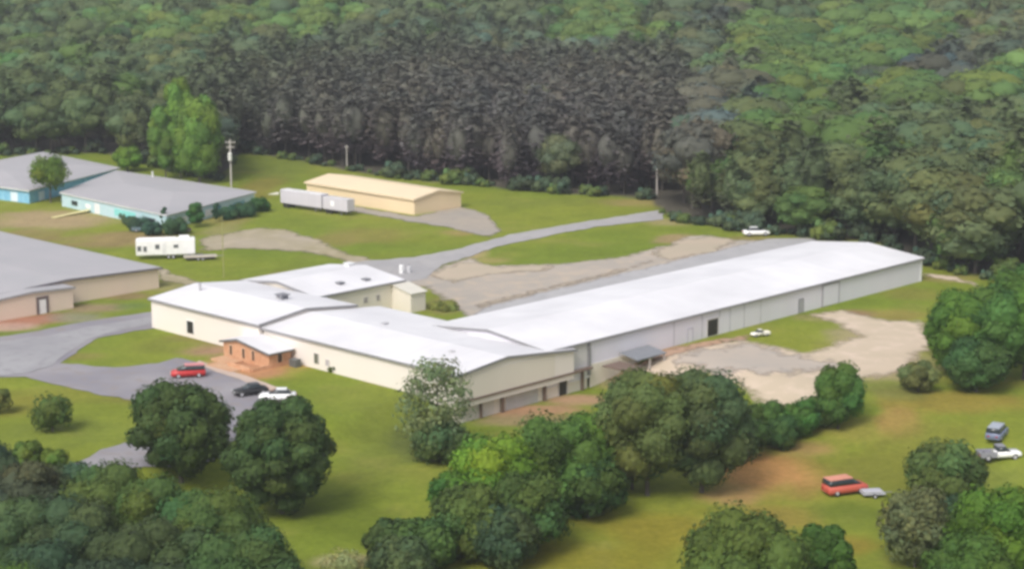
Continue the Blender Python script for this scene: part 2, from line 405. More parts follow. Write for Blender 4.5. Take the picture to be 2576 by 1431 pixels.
drape('gravel_patch', [(1680, 900), (1780, 872), (1880, 858), (1990, 886), (2130, 912), (2120, 940), (2000, 940), (1900, 950), (1800, 945), (1720, 925)], surf('worn_gravel', (.40, .35, .30), (.44, .375, .31), .07, .95, .3, c3=(.36, .325, .29), worn=1.8), .13, 2.2, soft=6.0)
drape('red_dirt', [(1560, 925), (1650, 892), (1740, 866), (1850, 846), (1890, 842), (1880, 856), (1800, 868), (1720, 888), (1640, 912), (1570, 940)], surf('red_soil', (.42, .26, .17), (.36, .25, .18), .2, .95, worn=1.2), .16, .8, soft=1.8)
drape('farm_track', [(2322, 688), (2400, 697), (2462, 714), (2470, 724), (2400, 708), (2322, 696)], SAND, .08, .5)

# ------------------------------------------------------------ buildings
WALLS = dict(
    cream=sheet('cream_cladding', (.80, .735, .675), (.74, .68, .62), 1.0, A1, .6, .93),
    cream_b=sheet('cream_cladding_gable', (.74, .68, .59), (.69, .63, .54), 1.0, A1, .6, .93),
    white=sheet('white_cladding', (.76, .74, .80), (.70, .68, .74), 1.2, A1, .5, .9),
    grey=sheet('grey_cladding', (.62, .60, .59), (.58, .56, .55), 1.0, A1, .6, .92),
    peach=sheet('peach_block', (.76, .61, .49), (.70, .57, .47), 3.0, A1, .8, .95),
    yellow=sheet('yellow_cladding', (.78, .62, .40), (.72, .57, .38), 1.0, A1, .6, .92),
    yellow_r=sheet('yellow_roofing', (.78, .64, .42), (.72, .58, .40), 1.0, A1 + math.pi / 2, .6, .95),
    roof=sheet('white_roofing', (.78, .77, .785), (.64, .63, .65), 1.6, A1, .55, .95),
    roof_b=sheet('white_roofing_cross', (.78, .77, .785), (.64, .63, .65), 1.6, A1 - math.pi / 2, .55, .95),
    grey_r=sheet('grey_roofing', (.40, .385, .40), (.36, .355, .37), 2.0, A1, .7, .95),
    teal=surf('teal_paint', (.42, .60, .66), (.54, .67, .71), .15, .6, c3=(.38, .60, .62)),
    blue=surf('blue_paint', (.15, .40, .62), (.22, .48, .66), .2, .6, c3=(.34, .60, .76)),
    brick=surf('orange_brick', (.52, .27, .15), (.60, .36, .22), .5, .9, .2, c3=(.44, .21, .10)),
)
TRIM = flat('grey_trim', (.22, .215, .225)); DARK = flat('dark_opening', (.018, .016, .015), .5)
BROWN = flat('brown_trim', (.16, .11, .085)); WHITE = flat('white_paint', (.74, .74, .74), .4)
GLASS = flat('dark_glass', (.03, .04, .045), .12); PALE = flat('pale_trim', (.55, .52, .50))
def bld(name, label, cat, a, b):
    x, y = G(a, b); return thing(name, label, cat, (x, y, 0))
def pt(ax, c, l, z):                             # cross coordinate c, length coordinate l
    return (*(G(c, l) if ax == 'b' else G(l, c)), z)
def gable(t, ax, prof, l0, l1, base, wm, rm, over=.35, thick=.22, trim=TRIM, endtrim=(1, 1), eavetrim=(1, 1)):
    """prof: [(cross, z) ...] of the roof's underside; runs along `ax` from l0 to l1"""
    d = Vector(pt(ax, 0, l1, 0)) - Vector(pt(ax, 0, l0, 0))
    w_ = MB(); ring = [pt(ax, prof[0][0], l0, base)] + [pt(ax, c, l0, z) for c, z in prof] + [pt(ax, prof[-1][0], l0, base)]
    w_.prism(ring, d); wall = w_.build('wall', wm, t, True)
    (c0, z0), (c1, z1) = prof[0], prof[1]; s0 = (z1 - z0) / (c1 - c0)
    (d0, y0), (d1, y1) = prof[-2], prof[-1]; s1 = (y1 - y0) / (d1 - d0)
    sg = 1 if prof[-1][0] > prof[0][0] else -1
    pr = [(c0 - sg * over, z0 - s0 * sg * over)] + list(prof[1:-1]) + [(d1 + sg * over, y1 + s1 * sg * over)]
    e = Vector(pt(ax, 0, l1 + over, 0)) - Vector(pt(ax, 0, l0 - over, 0))
    r_ = MB(); r_.prism([pt(ax, c, l0 - over, z + .01) for c, z in pr] + [pt(ax, c, l0 - over, z + thick) for c, z in reversed(pr)], e)
    roof = r_.build('roof', rm, t, True)
    for k, on in ((0, endtrim[0]), (1, endtrim[1])):
        if not on: continue
        g = MB(); l = (l0 - over - .05) if k == 0 else (l1 + over + .003)
        g.prism([pt(ax, c, l, z - .16) for c, z in pr] + [pt(ax, c, l, z + thick + .03) for c, z in reversed(pr)],
                Vector(pt(ax, 0, l + .047, 0)) - Vector(pt(ax, 0, l, 0)))
        g.build('rake_trim', trim, roof, True)
    for k, on in ((0, eavetrim[0]), (1, eavetrim[1])):
        if not on: continue
        g = MB(); c, z = pr[0] if k == 0 else pr[-1]; s_ = (-sg if k == 0 else sg)
        g.prism([pt(ax, c + s_ * .003, l0 - over, z - .14), pt(ax, c + s_ * .19, l0 - over, z - .14), pt(ax, c + s_ * .19, l0 - over, z + thick - .08), pt(ax, c + s_ * .003, l0 - over, z + thick - .08)], e)
        g.build('gutter', trim, roof, True)
    return wall, roof
def roof_child(mb, name, mat, roof, t, bevel=0):
    o = mb.build(name, mat, roof, True, bevel); return o
def gpanel(t, name, mat, a0, a1, b0, b1, z0, z1, frame=None, fm=None):
    """panel on a wall; thin in a or b. frame = width of the surround"""
    m_ = MB(); m_.gbox(a0, a1, b0, b1, z0, z1); o = m_.build(name, mat, t, True)
    if frame:
        g = MB(); fw = frame
        if abs(a1 - a0) > abs(b1 - b0):
            o0, o1 = (b0 - .02, b1 + .06)
            g.gbox(a0 - fw, a0 - .002, o0, o1, z0, z1 + fw); g.gbox(a1 + .002, a1 + fw, o0, o1, z0, z1 + fw); g.gbox(a0 - .001, a1 + .001, o0, o1, z1 + .002, z1 + fw)
        else:
            o0, o1 = (a0 - .06, a1 + .02)
            g.gbox(o0, o1, b0 - fw, b0 - .002, z0, z1 + fw); g.gbox(o0, o1, b1 + .002, b1 + fw, z0, z1 + fw); g.gbox(o0, o1, b0 - .001, b1 + .001, z1 + .002, z1 + fw)
        f_ = g.build('frame', fm or TRIM, o, True)
    return o
def vent(roof, t, a, b, z, w_=.7, h_=.7, mat=None):
    m_ = MB(); m_.gbox(a - w_ / 2, a + w_ / 2, b - w_ / 2, b + w_ / 2, z - .5, z + h_)
    m_.gbox(a - w_ * .7, a + w_ * .7, b - w_ * .7, b + w_ * .7, z + h_ + .002, z + h_ + .15)
    roof_child(m_, 'vent', mat or flat('vent_metal', (.20, .20, .22)), roof, t)

# long white shed
L = bld('long_warehouse', 'very long warehouse with white metal roof and pale lilac siding stretching to the wood', 'warehouse', 10, 0)
wall, roof = gable(L, 'a', [(-26.8, 4.7), (-13.2, 6.1), (0, 4.7)], 0, 112.2, -1.5, WALLS['white'], WALLS['roof'], endtrim=(1, 1))
gpanel(L, 'siding_panel', WALLS['grey'], 1.2, 9.8, .003, .06, .3, 4.45)
gpanel(L, 'downpipe', TRIM, 9.9, 10.4, .003, .35, -1.0, 4.5)
gpanel(L, 'base_wall', WALLS['cream_b'], 10.5, 24, .003, .12, -3.5, 0.7)
gpanel(L, 'door', DARK, 41.9, 44.9, .003, .05, .15, 3.1, .18, PALE)
gpanel(L, 'door', WALLS['white'], 36.3, 37.6, .003, .06, 0, 2.4, .14, flat('lilac_frame', (.40, .39, .45)))
gpanel(L, 'door', flat('grey_door', (.36, .36, .37)), 69.6, 70.9, .003, .06, 0, 2.6, .15, TRIM)
gpanel(L, 'sliding_door', WALLS['white'], 77.2, 82.4, .003, .16, .1, 4.1, .25, flat('rail_grey', (.30, .28, .31)))
for a_ in (45.3, 32.4, 40.2, 48.3, 52.5, 57.5):
    gpanel(L, 'siding_strip', flat('strip_lilac', (.47, .46, .50)), a_, a_ + .28, .003, .05, .05 if a_ != 45.3 else 3.15, 4.4)
for a_ in (0.3, 111.9):
    pass
gpanel(L, 'corner_trim', WHITE, 111.7, 112.25, .003, .1, -.5, 4.45)

# hall with the low gable toward the loading side
B = bld('factory_hall', 'wide low factory hall with white roof, cream walls and loading bays under its side gable', 'factory', -10, -10)
profB = [(-21, 4.7), (-10.5, 5.75), (5.5, 4.15)]
wall, roofB = gable(B, 'b', profB, -46.2, 1.0, -.6, WALLS['cream'], WALLS['roof_b'], endtrim=(0, 1))
gpanel(B, 'lower_wall', WALLS['cream_b'], -20.6, 9.9, -1.2, -.002, -4.5, .45)
gpanel(B, 'beam', BROWN, -21.2, 10, .35, 1.25, .25, .55)
for a_, w_ in ((-10.8, .55), (-1.0, .5), (-15.5, .3), (8.2, .4)):
    gpanel(B, 'post', BROWN, a_, a_ + w_, .1, .5, -4.2, .24)
gpanel(B, 'gable_cladding', WALLS['cream_b'], -20.9, .8, 1.003, 1.06, .56, 4.5)
gpanel(B, 'door', DARK, 2.9, 4.8, .003, .08, -3.3, -.15, .15, PALE)
gpanel(B, 'loading_door', flat('bay_grey', (.42, .41, .40)), -9.4, -2.2, .003, .07, -3.9, -.3, .12, PALE)
gpanel(B, 'loading_door', flat('bay_pale', (.52, .48, .44)), -19.2, -12.4, .003, .07, -3.9, -.3, .12, PALE)
gpanel(B, 'window', flat('olive_glass', (.12, .13, .10), .3), -21.07, -21.003, -32.9, -31.9, .9, 2.6, .12, PALE)
gpanel(B, 'window', flat('lilac_shutter', (.42, .38, .40)), -21.07, -21.003, -30.0, -29.2, 1.0, 2.0, .08, PALE)
vent(roofB, B, -7.5, -30.5, 5.5, .8, .35, flat('vent_pale', (.45, .44, .46)))
vent(roofB, B, -13.5, -8, 5.4, .6, .3, flat('vent_pale', (0, 0, 0)))

# left hall
A = bld('left_hall', 'cream block hall with white gable roof and one black square opening by the road', 'factory', -10, -60)
wall, roofA = gable(A, 'b', [(-21.7, 5.3), (-11.5, 6.5), (0, 5.3)], -77.6, -46.6, -.6, WALLS['cream'], WALLS['roof_b'])
gpanel(A, 'opening', DARK, -21.78, -21.703, -66.9, -65.0, .8, 3.0, .16, WHITE)
vent(roofA, A, -8, -57.0, 6.2, 1.5, .8); vent(roofA, A, -9.3, -55.6, 6.3, .6, 1.0); vent(roofA, A, -14.2, -73, 6.2, .4, 1.5, flat('vent_pale', (0, 0, 0)))
# back hall
Cb = bld('back_hall', 'rear cream hall with white gable roof and small dark roof vents near the gravel lot', 'factory', 10, -68)
wall, roofC = gable(Cb, 'a', [(-79.7, 5.1), (-68.8, 6.4), (-58, 5.1)], .6, 22.2, -.6, WALLS['cream_b'], WALLS['roof'])
vent(roofC, Cb, 9.5, -61.5, 5.4, 1.0, .6); vent(roofC, Cb, 15.5, -61, 5.4, 1.0, .5); vent(roofC, Cb, 20.6, -71.6, 6.2, 1.2, .6, WHITE)
vent(roofC, Cb, 1.8, -57.0, 3.8, .9, 1.0); 
gpanel(Cb, 'window', flat('grey_shutter', (.30, .27, .26)), 12.2, 13.1, -57.997, -57.94, 2.2, 3.2, .1, PALE)
gpanel(Cb, 'window', flat('grey_shutter', (0, 0, 0)), 15.4, 16.1, -57.997, -57.94, 2.2, 3.2, .1, PALE)
gpanel(Cb, 'louvre', flat('red_rust', (.35, .16, .12)), 5.0, 6.2, -57.997, -57.9, 1.6, 2.8)
m_ = MB(); m_.prism([(*G(19.4, -57.98), -.5), (*G(19.4, -52.8), -.5), (*G(19.4, -52.8), 3.6), (*G(19.4, -57.98), 4.7)], (EA[0] * 3.8, EA[1] * 3.8, 0))
ln = m_.build('lean_to', WALLS['cream_b'], Cb, True)
m_ = MB(); m_.prism([(*G(19.1, -57.6), 4.66), (*G(19.1, -52.4), 3.56), (*G(19.1, -52.4), 3.72), (*G(19.1, -57.6), 4.82)], (EA[0] * 4.3, EA[1] * 4.3, 0))
o = m_.build('lean_to_roof', surf('pale_cream_roof', (.58, .56, .49), (.62, .59, .52), .3), ln, True)

# porch annex
Pp = bld('brick_porch', 'small orange brick entrance annex with white gable roof on the front of the halls', 'porch', -24, -44)
gable(Pp, 'a', [(-50.4, 2.75), (-46.2, 3.6), (-38.2, 2.5)], -26.4, -21.75, -.5, WALLS['brick'], WALLS['roof'], .45, .2, flat('porch_soffit_shade', (.13, .13, .125)), endtrim=(1, 0))  # dark trim colour stands in for the shade under the soffit
for b_ in (-48.6, -45.2, -42.6):
    gpanel(Pp, 'window', flat('brown_glass', (.06, .035, .02), .3), -26.46, -26.403, b_, b_ + .65, .7, 2.3, .1, flat('porch_frame', (.58, .42, .30)))
gpanel(Pp, 'window', flat('brown_glass', (0, 0, 0)), -24.6, -23.7, -38.197, -38.14, .7, 2.2, .1, flat('porch_frame', (0, 0, 0)))
tw = bld('brick_terrace', 'low orange brick terrace walls and steps in front of the porch', 'terrace', -30, -42)
m_ = MB(); m_.gbox(-29.5, -26.9, -50, -44.5, -.4, .35); m_.build('step', surf('terrace_brick', (.50, .28, .16), (.56, .36, .22), .5), tw, True)
m_ = MB(); m_.gbox(-32.5, -29.6, -47.5, -40.5, -.4, .18); m_.build('step', surf('terrace_brick', (0,) * 3, (0,) * 3), tw, True)
m_ = MB(); m_.gbox(-30.2, -29.9, -44.4, -38.5, -.4, .75); m_.gbox(-29.9, -24.5, -38.5, -38.25, -.4, .6); m_.build('low_wall', WALLS['brick'], tw, True)

# loading canopy
cn = bld('loading_canopy', 'grey flat canopy on posts beside the long warehouse wall', 'canopy', 21, 3)
m_ = MB(); m_.prism([(*G(17.6, 4.4), .75), (*G(17.6, .4), 1.4), (*G(17.6, .4), 1.58), (*G(17.6, 4.4), .93)], (EA[0] * 7.6, EA[1] * 7.6, 0))
m_.build('canopy_roof', flat('canopy_grey', (.20, .21, .23), .8), cn, True)
m_ = MB(); m_.prism([(*G(12.2, 6.2), .2), (*G(12.2, 1.2), .2), (*G(12.2, 1.2), .4), (*G(12.2, 6.2), .4)], (EA[0] * 4.4, EA[1] * 4.4, 0))
m_.build('lower_roof', BROWN, cn, True)
for a_, b_ in ((12.4, 5.8), (16.2, 5.8), (21, 4.0), (24.8, 4.0)):
    m_ = MB(); m_.gbox(a_, a_ + .22, b_, b_ + .22, -4, .19 if a_ < 16.5 else .7); m_.build('post', flat('post_pale', (.5, .45, .42)), cn, True)

# grey-roofed building at the left edge (partly outside)
E_ = bld('workshop', 'peach walled workshop with wide grey roof and a white door, cut by the left edge', 'workshop', -20, -104)
profE = [(-60, 3.1), (-21, 4.7), (.4, 4.0)]
m_ = MB(); dE = Vector(pt('b', 0, -106.2, 0)) - Vector(pt('b', 0, -175, 0))
gable(E_, 'b', profE, -175, -106.2, -.5, WALLS['peach'], WALLS['grey_r'], .5, .22, flat('eave_dark', (.14, .125, .14)), eavetrim=(1, 1))
gable(E_, 'b', [(-62, 2.7), (-31, 4.35), (-22.2, 3.95)], -106.1, -102.2, -.5, WALLS['peach'], WALLS['grey_r'], .3, .2, flat('eave_grey', (.30, .29, .30)), endtrim=(0, 1))
gpanel(E_, 'door', WHITE, -29.7, -28.2, -102.197, -102.1, -.1, 2.75, .55, flat('door_surround', (.13, .10, .10)))

# teal building, blue building
def quadhouse(t, quad, z, rise, base, wm, rm, trim, over=.8, inset=.33):
    c = Vector((sum(q_[0] for q_ in quad) / 4, sum(q_[1] for q_ in quad) / 4))
    pw = [Vector(q_) for q_ in quad]
    m_ = MB(); m_.prism([(*q_, base) for q_ in pw], (0, 0, z - base)); m_.build('wall', wm, t, True)
    po = [q_ + (q_ - c).normalized() * over for q_ in pw]
    # ridge along the longer side
    e0 = (po[1] - po[0]).length + (po[3] - po[2]).length; e1 = (po[2] - po[1]).length + (po[0] - po[3]).length
    if e0 < e1: po = po[1:] + po[:1]
    r0 = (po[0] + po[3]) / 2 * (1 - inset) + (po[1] + po[2]) / 2 * inset; r1 = (po[1] + po[2]) / 2 * (1 - inset) + (po[0] + po[3]) / 2 * inset
    b_ = [(*q_, z + .003) for q_ in po]; tq = [(*q_, z + .25) for q_ in po]; a0 = (*r0, z + rise); a1 = (*r1, z + rise)
    m_ = MB(); m_.poly(b_)
    m_.poly([tq[0], tq[1], a1, a0]); m_.poly([tq[1], tq[2], a1]); m_.poly([tq[2], tq[3], a0, a1]); m_.poly([tq[3], tq[0], a0])
    roof = m_.build('roof', rm, t, True)
    for i in range(4):
        m_ = MB(); p0, p1 = po[i], po[(i + 1) % 4]; n_ = ((p0 + p1) / 2 - c).normalized() * .06
        m_.prism([(*p0, z - .05), (*p1, z - .05), (*p1, z + .27), (*p0, z + .27)], (n_.x, n_.y, 0))
        o = m_.build('fascia', trim, roof, True)
    return roof
def wallpanel(t, name, mat, p0, p1, f0, f1, z0, z1, out=.05, sgn=1):
    p0, p1 = Vector(p0), Vector(p1); d = (p1 - p0); n_ = Vector((d.y, -d.x)).normalized() * sgn
    a_, b_ = p0 + d * f0 + n_ * .004, p0 + d * f1 + n_ * .004
    m_ = MB(); m_.prism([(*a_, z0), (*b_, z0), (*b_, z1), (*a_, z1)], (n_.x * out, n_.y * out, 0))
    return m_.build(name, mat, t, True)
F4 = [G(44.5, -209), G(42, -161), G(79, -174.5), G(77, -232)]
Fh = thing('teal_building', 'low building with broad grey roof and faded teal walls beyond the camper', 'building', (*G(60, -190), 0))
rf = quadhouse(Fh, F4, 3.3, 1.3, -.5, WALLS['teal'], WALLS['grey_r'], flat('pale_fascia', (.55, .56, .56)), .5, .3)
for f0, f1, z0, z1, mt in ((.10, .16, .9, 2.1, GLASS), (.24, .29, 1.0, 2.0, WHITE), (.33, .38, .1, 2.6, WHITE), (.52, .72, .7, 2.4, flat('bright_teal', (.22, .58, .56))), (.80, .9, .9, 2.0, GLASS)):
    wallpanel(Fh, 'window' if z0 > .5 else 'door', mt, F4[0], F4[1], f0, f1, z0, z1)
for f0, f1, z0, z1, mt in ((.12, .22, .9, 2.1, WHITE), (.42, .5, .6, 2.3, WHITE), (.55, .6, .2, 2.5, flat('teal_dark', (.06, .2, .24))), (.74, .88, .8, 2.2, flat('blue_glass', (.18, .36, .44)))):
    wallpanel(Fh, 'window', mt, F4[1], F4[2], f0, f1, z0, z1)
vt = MB(); x, y = G(76, -214); vt.tube((x, y, 3.4), (x, y, 5.2), .2, .2); roof_child(vt, 'chimney', WHITE, rf, Fh)
G4 = [G(34, -262), G(41, -218.5), G(80, -236.5), G(84, -280)]
Gh = thing('blue_building', 'bright blue walled building with grey roof behind the round tree', 'building', (*G(55, -245), 0))
quadhouse(Gh, G4, 3.3, 1.6, -.5, WALLS['blue'], WALLS['grey_r'], flat('pale_fascia', (0, 0, 0)), 1.0, .3)
wallpanel(Gh, 'door', flat('pale_blue', (.62, .72, .80)), G4[0], G4[1], .84, .90, .1, 2.5)
wallpanel(Gh, 'window', flat('pale_blue', (0, 0, 0)), G4[0], G4[1], .60, .64, .5, 2.3)
wallpanel(Gh, 'door', flat('pale_blue', (0, 0, 0)), G4[1], G4[2], .1, .16, .1, 2.4)

# yellow shed and grey shelter
Yb = bld('yellow_shed', 'long yellow metal shed with cream gable roof on the lawn before the wood', 'shed', 105, -155)
gable(Yb, 'b', [(97, 3.9), (105, 5.2), (113.2, 3.9)], -175.5, -134.5, -.5, WALLS['yellow'], WALLS['yellow_r'], .4, .2, surf('yellow_trim', (.66, .54, .36), (.7, .58, .4), .3))
x, y, z = at(690, 489); t = thing('awning', 'small pale tarpaulin lying at the end of the lilac grey box trailer', 'tarp', (x, y, z))
m_ = MB(); m_.prism([(-1.6, -.6, 0), (1.2, -1.0, 0), (1.2, 1.0, .3), (.4, 1.2, .3)], (0, 0, .1)); m_.build('sheet', flat('pale_sheet', (.55, .53, .42)), t)

# ------------------------------------------------------------ small site objects
def cyl_thing(name, label, cat, u, v, r, h_, mat, group=None):
    x, y, z = at(u, v); t = thing(name, label, cat, (x, y, z), group)
    m_ = MB(); m_.tube((0, 0, 0), (0, 0, h_ * .88), r, r, 14); m_.tube((0, 0, h_ * .88), (0, 0, h_), r, r * .55, 14); m_.build('tank', mat, t)
    m_ = MB(); m_.tube((0, 0, h_ + .002), (0, 0, h_ + .25), .12, .12, 8); m_.build('valve_cap', TRIM, t)
    return t
cyl_thing('gas_tank', 'taller white gas tank standing at the road behind the rear hall', 'tank', 1010, 688, .5, 1.9, WHITE, 'white tanks by the back road')
cyl_thing('gas_tank', 'shorter pale grey tank just beside the taller white tank', 'tank', 1029, 686, .42, 1.5, flat('pale_tank', (.5, .5, .52)), 'white tanks by the back road')
def pole(label, u, v, h_, r, arms=(), box=None, mat=None, name='utility_pole', cat='utility pole'):
    x, y, z = at(u, v); t = thing(name, label, cat, (x, y, z))
    mat = mat or flat('weathered_pole', (.42, .39, .36))
    m_ = MB(); m_.tube((0, 0, -.3), (0, 0, h_), r, r * .7, 10); m_.build('pole', mat, t)
    for za, w_ in arms:
        m_ = MB(); m_.box(-w_ / 2, w_ / 2, r * .8, r * .8 + .18, za, za + .2); o = m_.build('crossarm', mat, t)
        for k in (-.45, -.15, .15, .45):
            i_ = MB(); i_.tube((w_ * k, r * .8 + .09, za + .202), (w_ * k, r * .8 + .09, za + .5), .08, .05, 6); i_.build('insulator', PALE, o)
    if box:
        m_ = MB(); m_.tube((0, -r - .62, box[0]), (0, -r - .62, box[0] + box[1]), .55, .55, 14); m_.tube((0, -r - .62, box[0] + box[1]), (0, -r - .62, box[0] + box[1] + .2), .5, .25, 14)
        m_.build('transformer', flat('transformer_grey', (.60, .60, .56)), t)
    return t
pole('tall utility pole carrying a round white transformer beside the teal building', 582, 470, 12.9, .28, ((11.9, 2.6), (10.6, 2.2)), (7.3, 2.0))
pole('pale short pole with small white lamp behind the yellow shed', 873, 428, 7.2, .2, ((6.5, 1.0),))
pole('grey utility pole at the wood edge by the end of the back road', 1652, 500, 13.8, .26, ((12.4, 2.0), (11.0, 1.4)), (10.4, .9))
pole('slim pale pole standing on the grass between camper and white halls', 563, 700, 13.0, .11, (), None, flat('slim_pole', (.27, .27, .10)), 'slender_pole', 'pole')

TYRE = flat('tyre_rubber', (.02, .02, .02), .9); RIM = flat('rim_metal', (.4, .4, .42), .4)
HEADL = flat('lamp_lens', (.75, .75, .72), .2); TAILL = flat('tail_lens', (.35, .02, .02), .3)
def wheel(t, x, y, r, w_=.22):
    m_ = MB(); m_.tube((x, y - w_ / 2, r), (x, y + w_ / 2, r), r, r, 18); w = thing_part(t, 'wheel', m_, TYRE)
    s = 1 if y > 0 else -1; g = MB(); g.tube((x, y + s * (w_ / 2 + .002), r), (x, y + s * (w_ / 2 + .03), r), r * .6, r * .55, 12); g.build('rim', RIM, w)
def thing_part(t, name, mb, mat, bevel=0): return mb.build(name, mat, t, False, bevel)
def loft(sections, name, mat, t, bevel=.0):      # sections: [(x, halfwidth_bottom, halfwidth_top, z0, z1)]
    m_ = MB(); rings = []
    for x, wb, wt, z0, z1 in sections:
        rings.append([(x, -wb, z0), (x, -wb * 1.02, z0 + (z1 - z0) * .55), (x, -wt, z1), (x, wt, z1), (x, wb * 1.02, z0 + (z1 - z0) * .55), (x, wb, z0)])
    for a_, b_ in zip(rings, rings[1:]):
        for k in range(6): m_.poly([a_[k], a_[(k + 1) % 6], b_[(k + 1) % 6], b_[k]])
    m_.poly(rings[0]); m_.poly(rings[-1])
    me_o = m_.build(name, mat, t)
    bm = bmesh.new(); bm.from_mesh(me_o.data); bmesh.ops.remove_doubles(bm, verts=bm.verts, dist=1e-4); bmesh.ops.recalc_face_normals(bm, faces=bm.faces)
    bmesh.ops.bevel(bm, geom=[e for e in bm.edges], offset=.05, segments=2, affect='EDGES', clamp_overlap=True)
    for f_ in bm.faces: f_.smooth = True
    bm.to_mesh(me_o.data); bm.free()
    return me_o
def car(label, cat, u, v, ang, paint, name='parked_car', kind='sedan', s=1.0, roofc=None, loc=None):
    x, y, z = loc or at(u, v); t = thing(name, label, cat, (x, y, z + .1), 'vehicles standing around the site', R(ang)); t.scale = (s, s, s)
    if kind == 'sedan':
        loft([(-2.3, .72, .66, .35, .78), (-2.1, .86, .80, .25, .92), (-1.2, .9, .82, .22, .95), (.9, .9, .82, .22, .93), (2.0, .86, .76, .25, .80), (2.3, .70, .62, .32, .62)], 'body', paint, t)
        loft([(-1.75, .70, .64, .93, .96), (-1.05, .74, .60, .93, 1.40), (.1, .74, .60, .93, 1.43), (1.05, .72, .66, .92, .96)], 'window_band', GLASS, t)
        m_ = MB(); m_.prism([(-1.12, -.60, 1.41), (.15, -.60, 1.43), (.15, .60, 1.43), (-1.12, .60, 1.41)], (0, 0, .05)); thing_part(t, 'roof', m_, roofc or paint)
    elif kind == 'van':
        loft([(-2.4, .82, .78, .35, 1.0), (-2.3, .92, .86, .25, 1.1), (1.4, .92, .86, .25, 1.08), (2.2, .88, .78, .28, .92), (2.45, .74, .68, .35, .72)], 'body', paint, t)
        loft([(-2.3, .84, .70, 1.08, 1.65), (-2.0, .86, .72, 1.08, 1.72), (.4, .86, .72, 1.08, 1.72), (1.55, .82, .76, 1.06, 1.10)], 'window_band', GLASS, t)
        m_ = MB(); m_.prism([(-2.25, -.73, 1.70), (.5, -.73, 1.73), (.5, .73, 1.73), (-2.25, .73, 1.70)], (0, 0, .06)); thing_part(t, 'roof', m_, roofc or paint)
    else:                                        # pickup
        loft([(-.55, .93, .88, .4, 1.12), (.9, .93, .88, .4, 1.12), (1.2, .92, .86, .4, 1.1), (2.5, .88, .80, .42, 1.02), (2.7, .78, .72, .5, .85)], 'body', paint, t)
        loft([(-.5, .82, .68, 1.12, 1.72), (.5, .82, .68, 1.12, 1.75), (1.25, .80, .74, 1.1, 1.14)], 'window_band', GLASS, t)
        m_ = MB(); m_.prism([(-.5, -.7, 1.74), (.55, -.7, 1.76), (.55, .7, 1.76), (-.5, .7, 1.74)], (0, 0, .06)); thing_part(t, 'roof', m_, roofc or paint)
        m_ = MB(); m_.box(-2.75, -.6, -.93, .93, .45, .72); m_.box(-2.75, -.6, -.93, -.85, .722, 1.12); m_.box(-2.75, -.6, .85, .93, .722, 1.12); m_.box(-2.75, -2.68, -.848, .848, .722, 1.12)
        thing_part(t, 'cargo_bed', m_, roofc or paint)
    xw = (-1.45, 1.4) if kind != 'pickup' else (-1.75, 1.75)
    for px in xw:
        for py in (-.82, .82): wheel(t, px, py, .34 if kind != 'pickup' else .4)
    xe = {'sedan': 2.26, 'van': 2.42, 'pickup': 2.67}[kind]
    for py in (-.5, .5):
        m_ = MB(); m_.box(xe, xe + .06, py - .16, py + .16, .56, .70); thing_part(t, 'headlight', m_, HEADL)
        xb = {'sedan': -2.33, 'van': -2.44, 'pickup': -2.81}[kind]
        m_ = MB(); m_.box(xb, xb + .05, py - .14, py + .14, .62, .78); thing_part(t, 'tail_light', m_, TAILL)
    return t
RED = flat('red_paint', (.46, .035, .035), .3); WP = flat('white_car_paint', (.78, .78, .78), .3); BLK = flat('black_paint', (.02, .02, .022), .3)
NAVY = flat('blue_grey_paint', (.16, .19, .28), .3); SILV = flat('silver_paint', (.42, .43, .45), .3)
car('red minivan parked in front of the orange brick terrace', 'van', 474, 948, 192, RED, 'minivan', 'van', 1.15, flat('pale_red_roof', (.60, .20, .20), .3))  # roof in a paler red than the body
car('black car parked next to the white sedan below the brick terrace', 'car', 630, 993, 205, BLK, s=1.2)
car('white sedan parked beyond the big round tree by the front lawn', 'car', 699, 1007, 182, WP, s=1.25)
car('white car in the shade of the trees behind the long warehouse', 'car', 1902, 593, 8, WP, s=1.35)
car('white pickup with dark cab parked against the long warehouse near the dirt yard', 'pickup truck', 1912, 846, 205, flat('cream_paint', (.80, .77, .70), .4), 'pickup_truck', 'pickup', .66)
car('red van standing alone on the dry field', 'van', 2125, 1240, 22, flat('faded_red_paint', (.50, .10, .07), .6), 'old_van', 'van', 1.32, flat('pale_orange_roof', (.62, .26, .18), .5))  # roof in a paler, more orange tone than the body
car('blue grey car with pale roof farthest from the trees on the field', 'car', 2508, 1101, 62, NAVY, s=1.2, kind='van', roofc=flat('pale_blue_roof', (.38, .41, .48), .3), name='parked_minivan')
car('white pickup truck with grey cargo bed near the field edge', 'pickup truck', 2513, 1155, 8, WP, 'pickup_truck', 'pickup', 1.15, flat('bed_grey', (.24, .24, .27)))
x, y, z = at(2195, 1248); t = thing('utility_trailer', 'flat grey utility trailer beside the red van on the field', 'trailer', (x, y, z), None, R(8))
m_ = MB(); m_.box(-1.6, 1.6, -.9, .9, .5, .62); thing_part(t, 'bed', m_, SILV)
m_ = MB(); m_.box(1.62, 2.8, -.05, .05, .5, .6); thing_part(t, 'drawbar', m_, TRIM)
for s_ in (-1, 1): wheel(t, 0, s_ * 1.02, .32)
m_ = MB(); m_.box(-1.5, 1.2, -.75, .75, .622, 1.0); thing_part(t, 'tarpaulin', m_, flat('grey_tarp', (.42, .42, .47)), .12)
